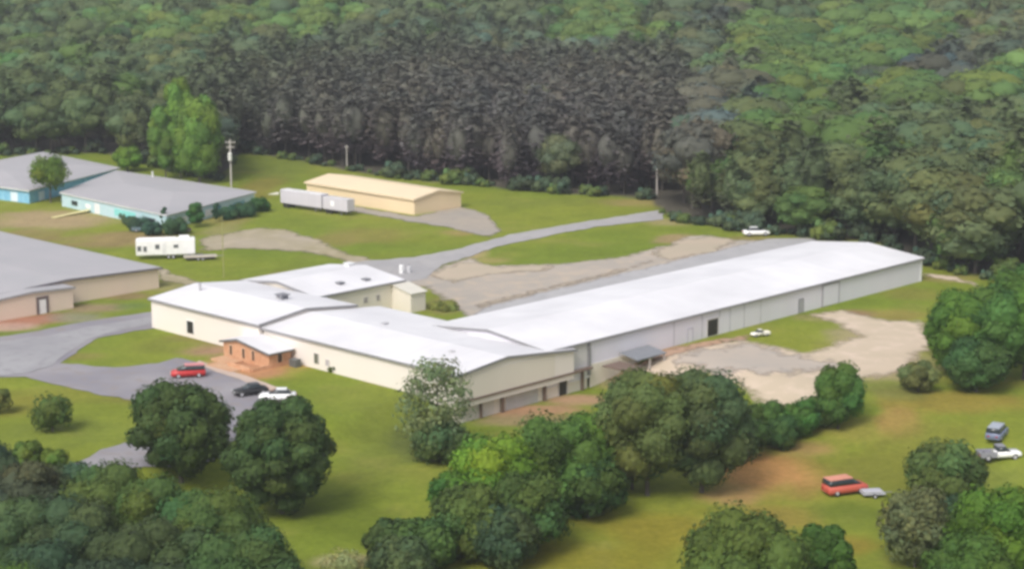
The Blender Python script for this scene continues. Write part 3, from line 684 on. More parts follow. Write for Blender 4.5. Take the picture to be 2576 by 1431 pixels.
# box trailers parked against the yellow shed
def box_trailer(label, p0, p1, z1, col, mark=None):
    d = Vector((p1[0] - p0[0], p1[1] - p0[1])); Ln = d.length
    t = thing('box_trailer', label, 'trailer', ((p0[0] + p1[0]) / 2, (p0[1] + p1[1]) / 2, 0), 'box trailers beside the yellow shed', math.atan2(d.y, d.x))
    h = Ln / 2
    m_ = MB(); m_.box(-h, h, 0, 2.6, 1.15, z1); b_ = thing_part(t, 'body', m_, sheet('trailer_side', (.60, .57, .62), (.50, .48, .53), 1.3, 0, .5, .85), .06)
    m_ = MB(); m_.box(-h + .1, h - .1, .1, 2.5, z1 + .002, z1 + .06); thing_part(t, 'roof', m_, flat(*col))
    m_ = MB(); m_.box(-h + .3, h - .3, .35, 2.25, .85, 1.148); thing_part(t, 'chassis', m_, flat('chassis_dark', (.04, .04, .045)))
    for px in (-h + 1.2, -h + 2.5):
        for py in (.35, 2.25): wheel(t, px, py, .5, .3)
    for py in (.5, 2.1):
        m_ = MB(); m_.box(h - 2.6, h - 2.4, py - .1, py + .1, 0, .848); thing_part(t, 'landing_leg', m_, TRIM)
    if mark:
        m_ = MB(); m_.box(mark[0], mark[1], -.06, -.003, 2.1, 3.4); thing_part(t, 'hatch', m_, flat('hatch_white', (.78, .77, .80)))
q0, q1 = P(706, 521), P(874, 545)
qm = lambda f: (q0[0] + (q1[0] - q0[0]) * f, q0[1] + (q1[1] - q0[1]) * f)
box_trailer('long lilac grey box trailer at the left end of the yellow shed', qm(0), qm(.62), 4.5, ('trailer_roof', (.66, .65, .64)))
box_trailer('shorter grey box trailer with white hatch before the yellow shed wall', qm(.64), qm(1), 4.1, ('trailer_roof_grey', (.52, .51, .51)), (-1.5, -.3))
# camper
x, y = G(20.5, -131.8); t = thing('camper_trailer', 'long white camper trailer with small dark windows by the dirt path', 'camper', (x, y, 0), None, R(10)); t.scale = (1.0, 1.15, 1.3)
CW = flat('camper_white', (.78, .77, .77), .4)
m_ = MB(); m_.box(-6.2, 6.4, -1.25, 1.25, .7, 3.35); thing_part(t, 'body', m_, CW, .22)
m_ = MB(); m_.box(-5.6, 2.4, -.55, .55, 3.352, 3.5); m_.box(3.0, 5.2, -.5, .5, 3.352, 3.75); thing_part(t, 'roof_unit', m_, CW)
for x0, x1, z0, z1 in ((-5.9, -5.1, 1.5, 2.3), (-4.6, -3.9, 1.4, 2.2), (-2.1, -1.2, 1.8, 2.5), (1.8, 2.8, 1.9, 2.4)):
    m_ = MB(); m_.box(x0, x1, -1.30, -1.253, z0, z1); o = thing_part(t, 'window', m_, flat('camper_glass', (.10, .11, .12), .2))
    g = MB(); g.box(x0 - .07, x1 + .07, -1.29, -1.252, z1 + .002, z1 + .08); g.box(x0 - .07, x1 + .07, -1.29, -1.252, z0 - .08, z0 - .002); g.build('frame', PALE, o)
m_ = MB(); m_.box(-.6, .2, -1.29, -1.253, .75, 2.7); thing_part(t, 'door', m_, flat('camper_door', (.66, .65, .66)))
for px in (-.5, .5, 3.9):
    for s_ in (-1, 1): wheel(t, px + 1.2, s_ * 1.15, .38)
m_ = MB(); m_.box(6.42, 8.0, -.06, .06, .5, .62); thing_part(t, 'hitch', m_, TRIM)
x, y = G(24.5, -124.6); t = thing('flatbed_trailer', 'low grey flatbed trailer standing beside the white camper', 'trailer', (x, y, 0), None, R(14))
m_ = MB(); m_.box(-3.6, 3.4, -1.1, 1.1, .75, .95); thing_part(t, 'deck', m_, flat('deck_grey', (.38, .36, .35)))
m_ = MB(); m_.box(3.42, 5.0, -.08, .08, .7, .84); thing_part(t, 'drawbar', m_, TRIM)
m_ = MB(); m_.box(-3.6, 3.4, -1.16, -1.102, .75, 1.2); thing_part(t, 'side_rail', m_, flat('rail_pale', (.52, .46, .42)))
m_ = MB(); m_.box(-3.2, 3.0, -.9, .9, .35, .748); thing_part(t, 'chassis', m_, flat('chassis_dark', (.04, .04, .045)))
for px in (-.6, .4):
    for s_ in (-1, 1): wheel(t, px, s_ * 1.0, .36)
# boardwalk near the teal building, junk, air unit
x, y, z = at(183, 541); t = thing('wooden_ramp', 'pale yellow wooden ramp leading to the teal building', 'ramp', (x, y, z), None, R(52))
m_ = MB(); m_.prism([(-6, -.8, .05), (6, -.8, .6), (6, -.8, .75), (-6, -.8, .2)], (0, 1.6, 0)); thing_part(t, 'deck', m_, flat('ramp_wood', (.60, .54, .26)))
m_ = MB(); m_.box(5.7, 5.9, -.7, .7, -.2, .56); thing_part(t, 'support', m_, flat('ramp_wood', (0, 0, 0)))
car('dark maroon car half hidden by bushes beside the teal building', 'car', 457, 585, 40, flat('maroon_paint', (.14, .05, .06), .3))
car('grey pickup under the shrubs at the teal building corner', 'pickup truck', 362, 583, 10, flat('grey_blue_paint', (.15, .22, .26), .3), 'pickup_truck', 'pickup')
x, y = G(-22.4, -36.3); t = thing('air_conditioner', 'dark air conditioning unit against the cream wall right of the porch', 'air conditioner', (x, y, 0), None, A1)
m_ = MB(); m_.box(-.6, .6, -.9, .9, 0, 1.3); thing_part(t, 'casing', m_, flat('unit_dark', (.10, .105, .10)), .06)
m_ = MB(); m_.tube((0, 0, 1.302), (0, 0, 1.36), .42, .42, 14); thing_part(t, 'fan_grille', m_, TRIM)

# ------------------------------------------------------------ trees
rg = np.random.default_rng(11)
def quads(c, n, su, sv, r_):
    """leaf-clump quads at centres c with normals n"""
    N = len(c); t = r_.normal(size=(N, 3)); t -= (t * n).sum(1)[:, None] * n
    t /= np.linalg.norm(t, axis=1)[:, None] + 1e-9; b = np.cross(n, t)
    su, sv = su[:, None], sv[:, None]
    k = r_.uniform(.6, 1.1, (N, 4, 1))
    V = np.stack([c - t * su - b * sv, c + t * su - b * sv, c + t * su + b * sv, c - t * su + b * sv], 1)
    V = c[:, None] + (V - c[:, None]) * k
    return V.reshape(-1, 3), np.arange(4 * N).reshape(-1, 4)
def unit(N, r_, up=0.0):
    d = r_.normal(size=(N, 3)); d /= np.linalg.norm(d, axis=1)[:, None]
    if up: d[:, 2] += up; d /= np.linalg.norm(d, axis=1)[:, None]
    return d
class Leafy:
    def __init__(s, seed): s.V, s.F, s.C, s.n = [], [], [], 0; s.r = np.random.default_rng(seed)
    def add(s, V, F, C): s.V.append(V); s.F.append(F + s.n); s.C.append(C); s.n += len(V)
    def core(s, c, rad, tone):
        nu, nv = 9, 6; th = np.arange(nu) / nu * 2 * np.pi; ph = np.linspace(.12, np.pi - .12, nv)
        T, Ph = np.meshgrid(th, ph); d = np.stack([np.sin(Ph) * np.cos(T), np.sin(Ph) * np.sin(T), np.cos(Ph)], -1).reshape(-1, 3)
        d *= s.r.uniform(.82, 1.05, (len(d), 1)); V = np.array(c) + d * np.array(rad)
        i = np.arange(nu * nv).reshape(nv, nu); j = np.roll(i, -1, 1)
        F = np.stack([i[:-1], j[:-1], j[1:], i[1:]], -1).reshape(-1, 4)
        s.add(V, F, np.tile(np.array(tone)[None], (len(V), 1)))
    def lobe(s, c, rad, n, size, tone, core=.8, loose=.12):
        rad = np.array(rad); d = unit(n, s.r)
        keep = s.r.uniform(0, 1, n) < np.where(d[:, 2] < -.5, .55, 1.0); d = d[keep]; N = len(d)
        rr = s.r.normal(1.0, loose, (N, 1)); rr = np.clip(rr, .55, 1.35)
        p = np.array(c) + d * rad * rr
        nn = d / rad; nn /= np.linalg.norm(nn, axis=1)[:, None]; nn += s.r.normal(0, .20, (N, 3)); nn /= np.linalg.norm(nn, axis=1)[:, None]
        su = s.r.uniform(.35, 1.3, N) * size; V, F = quads(p, nn, su, su * s.r.uniform(.55, 1, N), s.r)
        k = s.r.normal(1, .075, N) ; y = s.r.normal(0, .04, N)
        C = np.stack([tone[0] * (k + y), tone[1] * k, tone[2] * (k - y * 1.5)], -1)
        s.add(V, F, np.repeat(np.clip(C, .02, 3), 4, 0))
        if core: s.core(c, rad * core, tone)
    def arrays(s): return np.concatenate(s.V), np.concatenate(s.F), np.concatenate(s.C)
    def mesh(s, name):
        V, F, C = s.arrays(); me = numesh(name, V, F, C); me.materials.append(LEAF); return me
def tonevar(r_, k=.16, y=.10):
    b = r_.normal(1, k); q_ = r_.normal(0, y); return (b * (1 + q_), b, b * (1 - q_))
def broadleaf(seed, h_, rad, size, n, lobes=14, z0=.28, tall=1.0, core=.88, loose=.08, tv=.12, spread=.62, lobe_r=.45):
    L_ = Leafy(seed); r_ = L_.r; cz = h_ * (z0 + 1) / 2; hz_ = h_ * (1 - z0) / 2
    if core: L_.core((0, 0, cz), (rad * .72, rad * .72, hz_ * .75), (1, 1, 1))
    for i in range(lobes):
        g = (i + .5) / lobes; zz = 1 - 2 * g; zz = zz * .95; a_ = i * 2.39996 + r_.uniform(-.4, .4); rr = math.sqrt(max(0, 1 - zz * zz))
        c = (rad * spread * rr * math.cos(a_) * r_.uniform(.85, 1.15), rad * spread * rr * math.sin(a_) * r_.uniform(.85, 1.15), cz + hz_ * spread * zz * r_.uniform(.85, 1.15))
        lr = rad * lobe_r * r_.uniform(.8, 1.25); L_.lobe(c, (lr, lr, lr * .85 * tall), int(n / lobes), size, tonevar(r_, tv), core, loose)
    return L_
def pine(seed, h_, rad, levels=13, per=6, z0=.3, size=.75, grey=1.0):
    L_ = Leafy(seed); r_ = L_.r
    for i in range(levels):
        f = i / (levels - 1); z = h_ * (z0 + (1 - z0) * f * .98)
        env = (math.sin(min(1, .18 + f * 1.05) * math.pi * .62 + .55)) if f < .99 else .15
        Rr = rad * (.45 + .55 * math.sin(math.pi * min(1, .18 + f * .68))) * (1 if f < .86 else (.72 if f < .95 else .4)) * r_.uniform(.8, 1.12)
        for k in range(per):
            a_ = r_.uniform(0, 2 * math.pi); ln_ = Rr * r_.uniform(.6, 1.15); m_ = r_.integers(3, 6)
            t_ = np.linspace(.35, 1, m_); p = np.stack([np.cos(a_) * ln_ * t_, np.sin(a_) * ln_ * t_, z + ln_ * t_ * r_.uniform(-.12, .22)], -1)
            p += r_.normal(0, .22, p.shape); N = len(p)
            nn = np.tile([[0, 0, 1.]], (N, 1)) + r_.normal(0, .22, (N, 3)); nn /= np.linalg.norm(nn, axis=1)[:, None]
            su = r_.uniform(.7, 1.3, N) * size; V, F = quads(p, nn, su, su * r_.uniform(.4, .8, N), r_)
            g = r_.normal(1, .10); dead = (1 - f) * grey
            C = np.array([g * (1 + .22 * dead), g * (1 - .02 * dead), g * (1 + .30 * dead)]) * (1 - .1 * dead)
            L_.add(V, F, np.tile(np.clip(C, .05, 3)[None], (len(V), 1)))
    L_.core((0, 0, h_ * (z0 + .52 * (1 - z0))), (rad * .6, rad * .6, h_ * (1 - z0) * .36), (1, 1, 1))
    return L_
def trunkmesh(name, h_, r0, seed, limbs=6, up=.35, reach=.3):
    m_ = MB(); r_ = random.Random(seed); x = y = 0; p = (0, 0, -.5); n = 5
    for i in range(n):
        q_ = (p[0] + r_.uniform(-.03, .03) * h_ * .3, p[1] + r_.uniform(-.03, .03) * h_ * .3, h_ * (i + 1) / n)
        m_.tube(p, q_, r0 * (1 - i / n * .85), r0 * (1 - (i + 1) / n * .85), 7); p = q_
    for i in range(limbs):
        z = h_ * r_.uniform(up, .85); a_ = r_.uniform(0, 6.28); l_ = h_ * reach * r_.uniform(.6, 1)
        m_.tube((0, 0, z), (l_ * math.cos(a_), l_ * math.sin(a_), z + l_ * .5), r0 * .32, r0 * .08, 5)
    me = bpy.data.meshes.new(name); me.from_pydata(m_.v, [], m_.f); me.update(); me.materials.append(BARK); return me
def plant(name, label, cat, loc, crown_me, trunk_me, col, sc=1.0, rz=0.0, group=None, sz=None):
    t = thing(name, label, cat, loc, group, rz); s_ = sc if isinstance(sc, tuple) else (sc, sc, sc); t.scale = s_
    o = link('crown', crown_me, t); o.color = (*col, 1)
    if trunk_me is not None: link('trunk', trunk_me, t)
    return t
# individual trees: (name, label, cat, u_base, v_base, height, radius, colour, options)
def solo(name, label, cat, u, v, h_, rad, col, n=2600, size=.42, seed=1, group=None, trunk=True, **kw):
    x, y, z = at(u, v); n = int(n * 1.9); size *= .66; rad *= .94; col = (col[0] * .93, col[1] * 1.12, col[2] * .78)
    cr = broadleaf(seed, h_, rad, size, n, **kw).mesh(name + '_crown')
    tr = trunkmesh(name + '_trunk', h_ * .8, max(.12, rad * .055), seed) if trunk else None
    return plant(name, label, cat, (x, y, z - .1), cr, tr, col, 1, 0, group)
DG = (.060, .085, .032); DG2 = (.050, .085, .030); MG = (.085, .135, .035); BG = (.13, .205, .030); GG = (.085, .105, .055); OL = (.095, .115, .033); TG = (.05, .095, .05)
solo('round_tree', 'dense dark round tree in front of the red minivan, half over the parking area', 'tree', 456, 1212, 15.4, 7.5, DG, 9000, .36, 21, z0=.04, lobes=40, lobe_r=.30, spread=.70, tv=.09)
solo('round_tree', 'largest dense dome shaped tree standing on the front lawn before the white sedan', 'tree', 709, 1290, 16.4, 7.7, DG, 10000, .36, 22, z0=.03, lobes=46, lobe_r=.27, spread=.74, tv=.08)
solo('open_tree', 'airy pale green tree whose top stands against the white hall roof', 'tree', 1098, 1150, 16.2, 5.2, (.19, .20, .12), 2900, .34, 23, z0=.02, lobes=22, lobe_r=.40, core=0, loose=.34, tv=.10, spread=.74)
solo('lawn_shrub', 'small round bush alone on the lawn below the left road', 'bush', 132, 1085, 5.6, 3.3, OL, 1300, .3, 24, z0=.05, lobes=10, core=.6, loose=.2, trunk=True)
solo('lawn_shrub', 'small olive bush cut by the left edge on the lawn', 'bush', -2, 1040, 4.2, 2.2, (.12, .12, .04), 700, .3, 25, z0=.05, lobes=8, core=.6)
# hedge belt in the middle foreground
BELT = [
    (1240, 1330, 13.5, 6.3, BG, 'bright green leafy tree below the loading bays, tallest of the central belt'),
    (1395, 1290, 13.5, 6.6, MG, 'mid green tree in the central belt just right of the bright leafy tree'),
    (1490, 1240, 12.5, 5.2, (.10, .165, .032), 'bright topped tree in the central belt beside the big olive dome tree'),
    (1330, 1385, 10.0, 5.6, (.07, .105, .035), 'dark lower tree at the foot of the central belt by the field'),
    (1480, 1300, 9.0, 5.2, DG2, 'deep green tree with dark base at the field side of the central belt'),
    (1180, 1400, 9.5, 5.2, OL, 'olive tree at the lower left flank of the central belt'),
    (1075, 1430, 6.5, 4.4, (.075, .12, .04), 'low rounded tree at the bottom end of the central belt'),
    (1265, 1425, 7.5, 4.6, (.06, .085, .05), 'greyish dark tree low in the central belt beside the field'),
    (985, 1420, 6.2, 3.2, DG, 'small dark bush where the lawn meets the central belt'),
    (1010, 1500, 7.0, 4.2, (.085, .11, .06), 'pale grey green bush cut by the bottom edge left of the belt'),
    (1590, 1230, 11.5, 5.0, (.08, .105, .05), 'thin grey green tree with pale gaps left of the big olive dome'),
    (1400, 1180, 7.0, 4.0, (.10, .14, .04), 'short leafy tree right under the loading doors'),
    (1150, 1330, 8.5, 3.4, (.085, .15, .03), 'bright shrub on the lawn side of the central belt'),
]
solo('base_bush', 'low dark green bush around the foot of the airy pale tree', 'bush', 1108, 1160, 6.0, 4.6, (.085, .11, .05), 2600, .34, 39, z0=.02, lobes=14, loose=.2, core=.7)
for i, (u, v, h_, r_, c, lab) in enumerate(BELT):
    solo('belt_tree', lab, 'tree', u, v, h_, r_, c, 5200, .36, 40 + i, z0=.03, lobes=18, lobe_r=.42, tv=.15, core=.82, loose=.12, spread=.66)
solo('dome_tree', 'big olive dome tree with two merged tops hiding the grey canopy', 'tree', 1628, 1245, 19.8, 7.3, (.105, .118, .045), 7500, .36, 60, z0=.05, lobes=24, lobe_r=.42, tv=.12)
solo('dome_tree', 'dark right hand dome tree overlapping the big olive one at the dirt yard', 'tree', 1765, 1238, 18.6, 7.4, (.075, .095, .048), 7500, .36, 61, z0=.05, lobes=24, lobe_r=.42, tv=.12)
for i, (u, v, h_, r_, c, lab) in enumerate([
    (1870, 1150, 8.5, 4.4, DG2, 'dark green bush right against the dark dome tree'),
    (1930, 1110, 6.6, 3.6, MG, 'bushy green shrub between dome tree and sandy yard'),
    (2010, 1095, 5.6, 3.4, (.07, .13, .03), 'low bright shrub in front of the sandy yard corner'),
    (1960, 1125, 4.8, 3.4, DG2, 'low dark shrub at the field edge under the sandy yard'),
    (2055, 1075, 5.5, 2.8, (.075, .11, .035), 'small shrub touching the lone upright tree'),
    (2310, 985, 5.2, 3.2, (.13, .125, .055), 'brownish bush between sandy yard and the right edge trees')]):
    solo('field_shrub', lab, 'bush', u, v, h_, r_, c, 2000, .32, 70 + i, z0=.02, lobes=12, tv=.16)
solo('upright_tree', 'lone upright egg shaped green tree between sandy yard and field', 'tree', 2108, 1078, 10.6, 4.0, (.085, .135, .035), 4200, .32, 80, z0=.04, lobes=18, tall=1.25, tv=.2)
for i, (u, v, h_, r_, c, lab) in enumerate([
    (2410, 950, 16.0, 6.2, (.10, .165, .032), 'leafy green tree at the right of the sandy yard, nearest to the long warehouse end'),
    (2500, 960, 17.0, 6.5, (.065, .12, .035), 'tall dark leafy tree close to the right edge behind the field'),
    (2575, 955, 19.0, 6.6, (.09, .155, .032), 'tall bright tree cut by the right edge beside the field'),
    (2455, 985, 9.0, 5.0, (.06, .105, .04), 'low dark tree at the foot of the right edge group'),
    (2375, 900, 8.0, 3.4, (.11, .16, .03), 'small bright tree leaning over the sandy yard border'),
    (2560, 905, 18.0, 6.0, (.07, .13, .035), 'rear tree of the right edge group below the wood')]):
    solo('yard_tree', lab, 'tree', u, v, h_, r_, c, 5000, .38, 90 + i, z0=.05, lobes=18, tv=.18)
for i, (u, v, h_, r_, c, lab) in enumerate([
    (2375, 1290, 10.2, 5.3, (.10, .125, .045), 'rounded olive tree between the red van and the white pickup'),
    (2300, 1425, 10.8, 4.4, (.14, .14, .085), 'greyish tree with twiggy crown below the grey trailer'),
    (2400, 1380, 7.5, 3.8, (.04, .065, .04), 'dark low tree under the rounded olive tree'),
    (2500, 1500, 14.5, 5.6, (.095, .15, .022), 'bright green tree in the bottom right corner'),
    (2570, 1440, 11, 4.8, (.08, .13, .022), 'green tree cut by the right edge near the bottom corner'),
    (2430, 1560, 10.5, 5, (.07, .11, .025), 'darker tree low in the bottom right corner'),
    (1870, 1560, 14.0, 7.6, (.095, .12, .032), 'wide tree crown rising from the bottom edge on the field'),
    (2068, 1500, 10.0, 3.6, (.055, .10, .022), 'smaller dark tree right of the wide bottom edge crown')]):
    solo('field_tree', lab, 'tree', u, v, h_, r_, c, 5200, .36, 110 + i, z0=.04, lobes=18, tv=.14, core=.84 if i != 1 else .6, loose=.10 if i != 1 else .2)
# dark canopy at the bottom left
LOWC = [
    (70, 1480, 17, 6.0, (.085, .075, .055), 'brownish tree at the left edge of the dark bottom canopy'),
    (180, 1440, 15, 5.6, (.085, .10, .065), 'grey green tree in the top row of the bottom left canopy'),
    (280, 1480, 16.2, 6.6, (.10, .115, .040), 'broad olive crown under the driveway in the bottom left canopy'),
    (385, 1510, 16.0, 5.6, (.095, .115, .036), 'olive crown directly below the first round tree'),
    (528, 1560, 17.0, 7.6, (.095, .115, .036), 'wide smooth olive crown below both round trees'),
    (640, 1670, 17.0, 6.4, (.08, .10, .036), 'olive crown falling toward the lawn at the bottom edge'),
    (60, 1560, 15, 6.4, (.09, .105, .05), 'pale olive crown low on the left edge'),
    (200, 1580, 15.5, 6.8, (.075, .085, .045), 'dark olive crown in the middle of the bottom left canopy'),
    (370, 1630, 15.5, 6.8, (.07, .08, .042), 'dusky crown in the lower rows of the bottom left canopy'),
    (470, 1640, 15.0, 6.2, (.065, .08, .04), 'dusky crown next to the wide smooth olive crown'),
    (110, 1670, 14.5, 6.2, (.06, .075, .045), 'dark crown near the bottom left corner'),
    (260, 1700, 14.5, 6.4, (.055, .065, .045), 'darkest crown at the bottom edge of the canopy'),
    (400, 1740, 14.5, 6.4, (.065, .075, .045), 'grey dark crown at the bottom edge right of the darkest one'),
    (560, 1730, 15, 6.4, (.07, .095, .035), 'green crown at the bottom edge below the wide olive crown'),
    (20, 1760, 15, 6.4, (.08, .12, .03), 'brighter green crown in the very bottom left corner'),
    (700, 1740, 15.5, 5.0, (.075, .095, .035), 'last crown of the canopy where it meets the lawn'),
    (-40, 1400, 16, 6.0, (.06, .07, .045), 'dark crown mostly outside the left edge'),
]
for i, (u, v, h_, r_, c, lab) in enumerate(LOWC):
    c = (c[0] * .80, c[1] * .95, c[2] * 1.0)
    solo('canopy_tree', lab, 'tree', u, v, h_, r_, c, 9000, .26, 140 + i, z0=.1, lobes=22, tv=.07, lobe_r=.40, core=.88)
for i, (u, v, h_, r_, c, lab) in enumerate([
    (70, 1180, 4.2, 2.6, (.10, .13, .03), 'small bush on the grass above the brownish tree'),
    (135, 1180, 3.0, 2.2, (.12, .15, .03), 'low bush on the grass left of the short driveway')]):
    solo('grass_bush', lab, 'bush', u, v, h_, r_, c, 700, .3, 170 + i, z0=.02, lobes=8)
# trees and bushes by the left buildings
x, y, z = at(150, 505)
solo('round_tree', 'small bright round tree between the blue and the teal building', 'tree', 128, 510, 12.0, 5.0, (.12, .165, .03), 2600, .42, 180, z0=.34, lobes=14, core=.6, loose=.2)
solo('roadside_tree', 'small light green tree behind the teal building roof', 'tree', 322, 432, 7.4, 4.4, (.14, .20, .03), 1700, .42, 181, z0=.1, lobes=10)
solo('tall_bright_tree', 'tall spire shaped bright green tree, highest behind the teal building', 'tree', 455, 450, 31.5, 4.0, (.135, .205, .045), 4200, .5, 182, z0=.03, lobes=24, tall=1.9, spread=.72, lobe_r=.55)
solo('tall_bright_tree', 'broad bright tree in front of the spire shaped one, next to the transformer pole', 'tree', 503, 462, 25.5, 6.8, (.140, .205, .045), 5200, .5, 183, z0=.03, lobes=24, tall=1.5)
solo('tall_bright_tree', 'left shoulder of the bright tree group behind the teal building', 'tree', 418, 452, 23.5, 4.6, (.115, .18, .045), 3000, .5, 184, z0=.03, lobes=16, tall=1.5)
for i, (u, v, h_, r_, c, lab) in enumerate([
    (492, 572, 6.8, 2.3, (.05, .115, .04), 'green bush against the teal wall nearest to the camper'),
    (440, 590, 4.0, 3.2, (.055, .10, .06), 'low bush at the teal building corner'),
    (413, 575, 6.0, .9, (.04, .085, .06), 'thin dark conifer at the corner of the teal building'),
    (543, 560, 5.6, .9, (.035, .075, .055), 'thin dark conifer in the middle of the teal side wall'),
    (575, 552, 3.4, 2.6, (.045, .10, .07), 'bluish bush under the teal side windows'),
    (615, 545, 3.2, 3.4, (.04, .085, .055), 'dark bush at the far end of the teal side wall'),
    (652, 532, 3.4, 3.0, (.04, .095, .03), 'dark green bush ending the row beyond the teal building'),
    (385, 592, 3.2, 2.6, (.04, .085, .075), 'dark bluish bush right before the corner of the teal building'),
    (372, 560, 2.6, 2.4, (.06, .10, .085), 'bluish grey bush under the bright teal window'),
    (318, 552, 1.8, 1.8, (.10, .12, .08), 'pale low bush between ramp and corner of the teal building'),
    (352, 580, 2.8, 2.8, (.05, .09, .075), 'bluish low bush before the front teal wall'),
    (330, 566, 2.0, 2.0, (.07, .10, .07), 'small grey bush before the front teal wall')]):
    solo('wall_bush', lab, 'bush', u, v, h_, r_, c, 900, .34, 190 + i, z0=.02, lobes=9, trunk=False)
solo('wall_bush', 'small dark bush at the base of the cream wall beyond the air conditioner', 'bush', 845, 935, 1.6, 1.3, (.08, .10, .045), 400, .22, 205, z0=.02, lobes=6, trunk=False)
solo('dry_weeds', 'pale dry weeds at the lower end of the front lawn', 'weeds', 862, 1428, 1.8, 2.6, (.42, .36, .20), 900, .2, 206, z0=.02, lobes=8, core=0, trunk=False)
solo('weed_clump', 'brownish green weeds behind the halls at the gravel lot', 'weeds', 1118, 778, .9, 3.0, (.20, .18, .06), 900, .25, 207, z0=.02, lobes=8, trunk=False)

# ------------------------------------------------------------ the wood
def tint(u, v, r_):
    """species and colour of a wood tree by where it stands (u, v: its top in the frame)"""
    def near(cu, cv, ru, rv): return math.exp(-(((u - cu) / ru) ** 2 + ((v - cv) / rv) ** 2))
    base = np.array([.085, .125, .045]); kind = 'pine'; acc = base.copy()
    zones = [(1130, 300, 520, 165, (.134, .124, .114), 1.9), (1500, 330, 330, 150, (.130, .120, .112), 1.9), (760, 300, 200, 110, (.130, .122, .112), 1.4), (1680, 430, 150, 110, (.125, .116, .10), 1.2),
             (180, 370, 130, 36, (.10, .098, .085), 1.2), (250, 170, 420, 160, (.094, .138, .052), 1.6), (60, 330, 90, 50, (.075, .12, .045), 1.2),
             (1150, 60, 400, 60, (.085, .130, .068), 1.0), (2250, 400, 330, 190, (.100, .136, .055), 1.3), (1850, 470, 130, 80, (.095, .104, .074), 1.0), (2480, 560, 140, 90, (.105, .100, .085), 1.4),
             (2200, 520, 150, 60, (.092, .102, .080), 1.1), (2350, 170, 120, 50, (.085, .080, .085), 1.5), (2480, 90, 120, 60, (.12, .12, .065), 1.2), (1800, 30, 60, 30, (.07, .075, .085), 1.0), (1990, 250, 110, 60, (.055, .085, .065), 1.3)]
    W_ = .5; acc = base * .5
    for cu, cv, ru, rv, c, k in zones:
        f = k * near(cu, cv, ru, rv); acc = acc + np.array(c) * f; W_ += f
    c = acc / W_
    edge_top = float(np.interp(u, [1655, 1680, 1800, 1950, 2080, 2350, 2576], [520, 400, 320, 240, 220, 190, 160]))
    if u > 1655 and v > edge_top:                # the nearer green stand on the east side
        g_ = near(1900, 500, 110, 70) + near(2250, 560, 200, 60) + .8 * near(2480, 580, 120, 80)
        c = np.array([.100, .138, .056]) * (1 - .55 * g_) + np.array([.098, .100, .080]) * .55 * g_
    elif u > 1750 and v > edge_top - 70: c = c * np.array([.72, .82, .95])
    bright = [(300, 25, 90, 30), (640, 40, 130, 40), (860, 25, 90, 30), (1530, 40, 140, 55), (1880, 80, 45, 50), (2010, 120, 150, 80), (2170, 90, 110, 60), (1960, 270, 65, 45), (2070, 245, 55, 42), (2330, 40, 60, 60), (2300, 215, 80, 40),
              (2480, 190, 60, 40), (2560, 190, 50, 60), (40, 300, 60, 40), (450, 60, 80, 30), (2540, 450, 60, 60)]
    bf = sum(near(*b_) for b_ in bright)
    if bf > r_.uniform(.2, .6):
        kind = 'broad'; c = np.array([.098, .166, .042]) * r_.uniform(.85, 1.15) + np.array([.022, .008, 0]) * r_.uniform(-.8, 1.0)
    elif not (560 < u < 1720 and v > 110):
        if r_.uniform() < .65: kind = 'broad'
        if r_.uniform() < .12: c = c * np.array([.95, 1.2, .75])
    elif r_.uniform() < .015: kind = 'broad'; c = c * np.array([.95, 1.2, .75])
    k = r_.normal(1, .10); y_ = r_.normal(0, .04)
    return kind, tuple(np.clip(c * np.array([k + y_, k, k - y_]), .02, .5))
PV = [pine(300 + i, 19.5, 5.2, 20, 9, .16 + .05 * (i % 3), .62) for i in range(6)]
BV = [broadleaf(320 + i, 17.5, 5.8, .34, 3000, spread=.55, lobe_r=.5, lobes=14, z0=(.04 if i > 1 else .2), tv=.09, core=.88) for i in range(4)]
PM = [p.mesh('pine_crown') for p in PV]; BM = [b.mesh('broadleaf_crown') for b in BV]
PT = [trunkmesh('pine_trunk', 19, .2, 330 + i, 9, .2, .13) for i in range(3)]; BT = [trunkmesh('broadleaf_trunk', 13, .25, 335 + i, 5) for i in range(2)]
PVs = [pine(340 + i, 19.5, 5.4, 13, 9, .40, .70).arrays() for i in range(5)]
BVs = [broadleaf(350 + i, 18.0, 6.4, .42, 1000, lobes=10, z0=.3, tv=.05, core=.93, spread=.5, lobe_r=.56).arrays() for i in range(4)]
cands = []; PW = at(1652, 500)[:2]
rr_ = np.random.default_rng(77)
for gy_ in np.arange(370, 1180, 6.6):
    hw = gy_ * .285 + 14
    for gx_ in np.arange(-hw, hw, 6.6 if gy_ < 700 else 7.6):
        x = gx_ + rr_.uniform(-3.3, 3.3); y = gy_ + rr_.uniform(-3.3, 3.3)
        e = float(edge_y(x, y)); d = y - e
        if d < 1.5 + 2.5 * noise.noise(Vector((x * .1, y * .1, 0))): continue
        pu, pv_ = proj(x, y, 0); px_ = AB(x, y)
        if math.dist((x, y), PW) < 9 or (abs(x / y - PW[0] / PW[1]) < .010 and y < PW[1] + 3): continue
        big = x / y > .085 or y > 700 or x / y < -.16
        if big and d > 5 and rr_.uniform() < .5: continue
        cands.append((d, x, y))
VW = []
def visible_rank(d, x, y): return d + max(0, (abs(x) - .275 * y)) * 6
cands.sort(key=lambda t: visible_rank(*t))
SECT = [(-.5, -.205, 'behind the blue building'), (-.205, -.145, 'behind the teal building'), (-.145, -.085, 'behind the transformer pole'), (-.085, -.025, 'behind the yellow shed'),
        (-.025, .035, 'behind the back lawn'), (.035, .08, 'behind the back road'), (.08, .14, 'behind the shaded white car'), (.14, .20, 'behind the long warehouse'), (.20, .5, 'past the farm track')]
